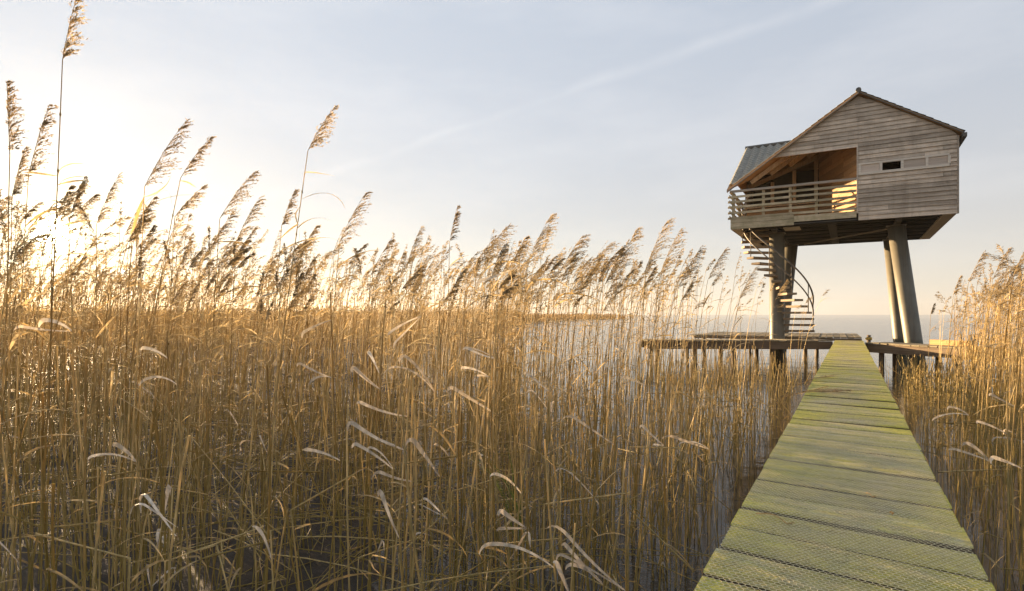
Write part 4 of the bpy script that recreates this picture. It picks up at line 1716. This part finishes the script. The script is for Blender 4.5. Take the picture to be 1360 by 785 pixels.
# ---- everything behind: too many to count
def bed(name, label, pts_):
    acc = {'stem': [[], [], [], 0], 'leaf': [[], [], [], 0], 'plume': [[], [], [], 0]}
    for (zz, p, x, yv, kind, h) in pts_:
        lod = 1 if zz < 9.5 else 2
        pr = PROTO[(lod, kind)][int(rng.integers(NP))]
        ang = WA + rng.normal(0, .8 if kind == 'tall' else 1.4)
        hs = h / (2.05 if kind == 'tall' else 1.0)
        ws = clamp(hs, .8, 1.15)
        if kind == 'stub' and DW0 - .45 < x < DW1 + .45:
            ws *= .35
        ca, sa = math.cos(ang), math.sin(ang)
        fl = 1 if rng.random() < .5 else -1
        M = np.array([[ca * ws, -sa * ws * fl, 0], [sa * ws, ca * ws * fl, 0], [0, 0, hs]])
        tn = rng.random()
        thick = 1.0
        for nm, gs in (('stem', [pr['stem']]), ('leaf', pr['leaf']), ('plume', [pr['plume']] if pr['plume'] else [])):
            for g in gs:
                if not hasattr(g, 'arr'):
                    g.arr = g.arrays()
                v, q, t = g.arr
                a = acc[nm]
                a[0].append(v @ M.T + [x, yv, -.02])
                a[1].append(q + a[3])
                a[2].append(np.full(len(v), tn) + t * .3)
                a[3] += len(v)
    root = tag(empty(name, (0, 0, 0)), label, 'reed bed', kind='stuff')
    for nm, a in acc.items():
        if a[0]:
            o = link({'stem': 'stems', 'leaf': 'leaves', 'plume': 'plumes'}[nm],
                     mesh_np(name + '_' + nm, np.concatenate(a[0]), np.concatenate(a[1]), np.concatenate(a[2]), nm == 'stem'), root, 'reed_' + nm)
            o['kind'] = 'stuff'
    return root


bed('reed_bed', 'dense golden reed bed filling the marsh left of the boardwalk', [s for s in rest if s[2] < 0])
bed('reed_bed', 'dense orange reed bed on the right side of the boardwalk', [s for s in rest if s[2] > 0])


# fallen and crossing stalks low in the beds
def fallen():
    g = Geo()
    P, Z, X, Y = sample(1000, 1.9, 9.5, -100, 760)
    for p, zz, x, yv in zip(P, Z, X, Y):
        if x > DW0 - .5:
            continue
        L = rng.uniform(.5, 1.6)
        a = rng.uniform(0, 6.28)
        tilt = abs(rng.normal(0, .28))
        z0 = rng.uniform(.02, .12) if rng.random() < .6 else rng.uniform(.1, .5)
        d = np.array([math.cos(a) * math.cos(tilt), math.sin(a) * math.cos(tilt), math.sin(tilt)])
        s = np.linspace(0, 1, 5)[:, None]
        pth = np.array([x, yv, z0]) + d * L * s + np.array([0, 0, -.10]) * L * s ** 2
        pth[:, 2] = np.maximum(pth[:, 2], .01)
        if (pth[:, 0] > DW0 - .05).any():
            continue
        g_tube(g, pth, np.linspace(.0036, .0018, 5), 3, rng.random())
    P, Z, X, Y = sample(160, 1.9, 8, 1200, 1420)
    for p, zz, x, yv in zip(P, Z, X, Y):
        if x < DW1 + .5:
            continue
        a = rng.uniform(0, 6.28)
        tilt = abs(rng.normal(0, .3))
        d = np.array([math.cos(a) * math.cos(tilt), math.sin(a) * math.cos(tilt), math.sin(tilt)])
        pth = np.array([x, yv, rng.uniform(.02, .5)]) + d * rng.uniform(.3, .9) * np.linspace(0, 1, 4)[:, None]
        if (pth[:, 0] < DW1 + .05).any():
            continue
        g_tube(g, pth, .0028, 3, rng.random())
    o = link('fallen_stalks', g.mesh('fallen_stalks'), None, 'reed_stem')
    tag(o, 'fallen straw coloured stalks crossing low among the reeds', 'reed litter', kind='stuff')


fallen()

# a few fresh green blades between the dry stalks
for n_, (p, zz) in enumerate(((690, 3.0), (684, 3.05), (700, 2.95))):
    r = np.random.default_rng(40 + n_)
    g = Geo()
    for k in range(3):
        leaf_geo(g, r, np.zeros(3) + [0, 0, .3], WA + r.normal(2.5, .8), 1.35, r.uniform(.45, .6), .009, .9, 9, t=r.random())
    g_tube(g, [(0, 0, 0), (0, 0, .32)], .003, 5)
    c = pt(p, 418, zz)
    tag(link('green_shoot', g.mesh('green_shoot'), None, 'green_blade', (c[0], c[1], -.01)),
        ('tallest', 'leftmost', 'rightmost')[n_] + ' fresh green reed shoot among dry stalks, low in the middle', 'reed shoot', 'green shoots')


# the far reeds on the bank
def far_reeds():
    n = 15000
    P = rng.uniform(-150, 842, n)
    Z = np.exp(rng.uniform(math.log(31), math.log(250), n))
    near_lim = np.interp(P, [-150, 300, 560, 655, 700, 770, 836], [32, 34, 38, 46, 95, 155, 193])
    far_lim = np.interp(P, [-150, 200, 760, 838], [320, 320, 290, 212])
    k = (Z > near_lim) & (Z < far_lim)
    P, Z = P[k], Z[k]
    n = len(P)
    X = Z * (AX[0] + RT[0] * (P - 680) / F)
    Y = Z * (AX[1] + RT[1] * (P - 680) / F)
    H = 1.42 + Z * rng.uniform(1.0, 6.2, n) / F
    H = np.minimum(H, 2.6 + 0.2 * rng.random(n)) * np.where(P > 690, .75, 1)
    R = Z * .0011
    a = np.array([0, 2.094, 4.189])
    ln = rng.normal(.05, .05, n) * H
    base = np.stack([X, Y, np.full(n, .02)], -1)
    V = []
    for (f, rr) in ((0, 1.), (.6, 1.0), (1.0, .12)):
        ring = np.stack([np.cos(a), np.sin(a), 0 * a], -1)[None] * (R * rr)[:, None, None]
        c = base + np.stack([WIND[0] * ln * f ** 2, WIND[1] * ln * f ** 2, H * f], -1)
        V.append(c[:, None, :] + ring)
    V = np.concatenate(V, 1).reshape(-1, 3)
    b = np.arange(n)[:, None] * 9
    Q = []
    for lv in (0, 3):
        for j in range(3):
            Q.append(b + np.array([[lv + j, lv + (j + 1) % 3, lv + 3 + (j + 1) % 3, lv + 3 + j]]))
    o = link('far_reeds', mesh_np('far_reeds', V, np.concatenate(Q), np.repeat(rng.random(n), 9)), None, 'reed_leaf')
    tag(o, 'flat brown line of distant reeds along the horizon on the left', 'reeds', kind='stuff')


far_reeds()


# ---- the evening air
def haze():
    v, f = box_vf(-420, 380, -8, 420, -1.6, 9.5)
    m = material('haze_air')
    t = NT(m)
    pv = t.n.new('ShaderNodeVolumePrincipled')
    pv.inputs['Color'].default_value = (1.0, 0.93, 0.82, 1)
    pv.inputs['Density'].default_value = 0.00034
    pv.inputs['Anisotropy'].default_value = 0.62
    t.out(None, pv.outputs[0])
    o = link('haze', mesh_py('haze', v, f), None, 'haze_air')
    tag(o, 'thin golden evening haze over the marsh', 'haze', kind='stuff')


haze()


# ---- reed litter on the planks
def on_deck(px, py):
    h = EYE - DECK * S - .008
    return pt(px, py, h * F / (py - 418))


def litter(name, label, pts_, rad, plume=None):
    W_ = [on_deck(*p) for p in pts_]
    c = W_[0]
    root = tag(empty(name, tuple(c)), label, 'reed litter')
    g = Geo()
    s = np.linspace(0, len(W_) - 1, 9)
    path = np.stack([np.interp(s, np.arange(len(W_)), [w[i] for w in W_]) for i in range(3)], -1)
    path[:, 2] += np.abs(np.sin(np.linspace(0, 5, 9))) * .008
    g_tube(g, path - c, rad, 5)
    link('stem', g.mesh('stem'), root, 'reed_leaf')
    if plume:
        r = np.random.default_rng(plume[2])
        g = Geo()
        a, b = on_deck(*plume[0]), on_deck(*plume[1])
        ax = a + (b - a) * np.linspace(0, 1, 7)[:, None] + UP * .02
        plume_geo(g, r, ax - c, unit(b - a), 0, .9)
        v, q, t = g.arrays()
        v[:, 2] = np.maximum(v[:, 2] * .45, .003)
        me = mesh_np('plume', v, q, t)
        link('plume', me, root, 'reed_plume')


litter('fallen_reed', 'broken reed with brown plume lying across the mossy planks', [(1040, 528), (1072, 520), (1100, 514)], .003, ((1078, 518), (1128, 520), 1))
litter('fallen_reed', 'thin reed with spread plume lying just behind the broken one on the planks', [(1052, 516), (1078, 503)], .0025, ((1074, 505), (1108, 499), 2))
litter('fallen_reed', 'thick brown reed plume lying flat at the left edge of the planks', [(1058, 524), (1074, 519)], .003, ((1068, 521), (1112, 521), 5))
litter('straw_piece', 'pale bent straw on the mossy planks, lower left', [(1004, 682), (1028, 686), (1048, 697), (1055, 697)], .0022)
litter('straw_piece', 'small loose straw near the middle of the boardwalk', [(1150, 655), (1158, 660), (1163, 662)], .002)
litter('straw_piece', 'short straw on the right half of the planks', [(1182, 681), (1187, 684)], .0022)
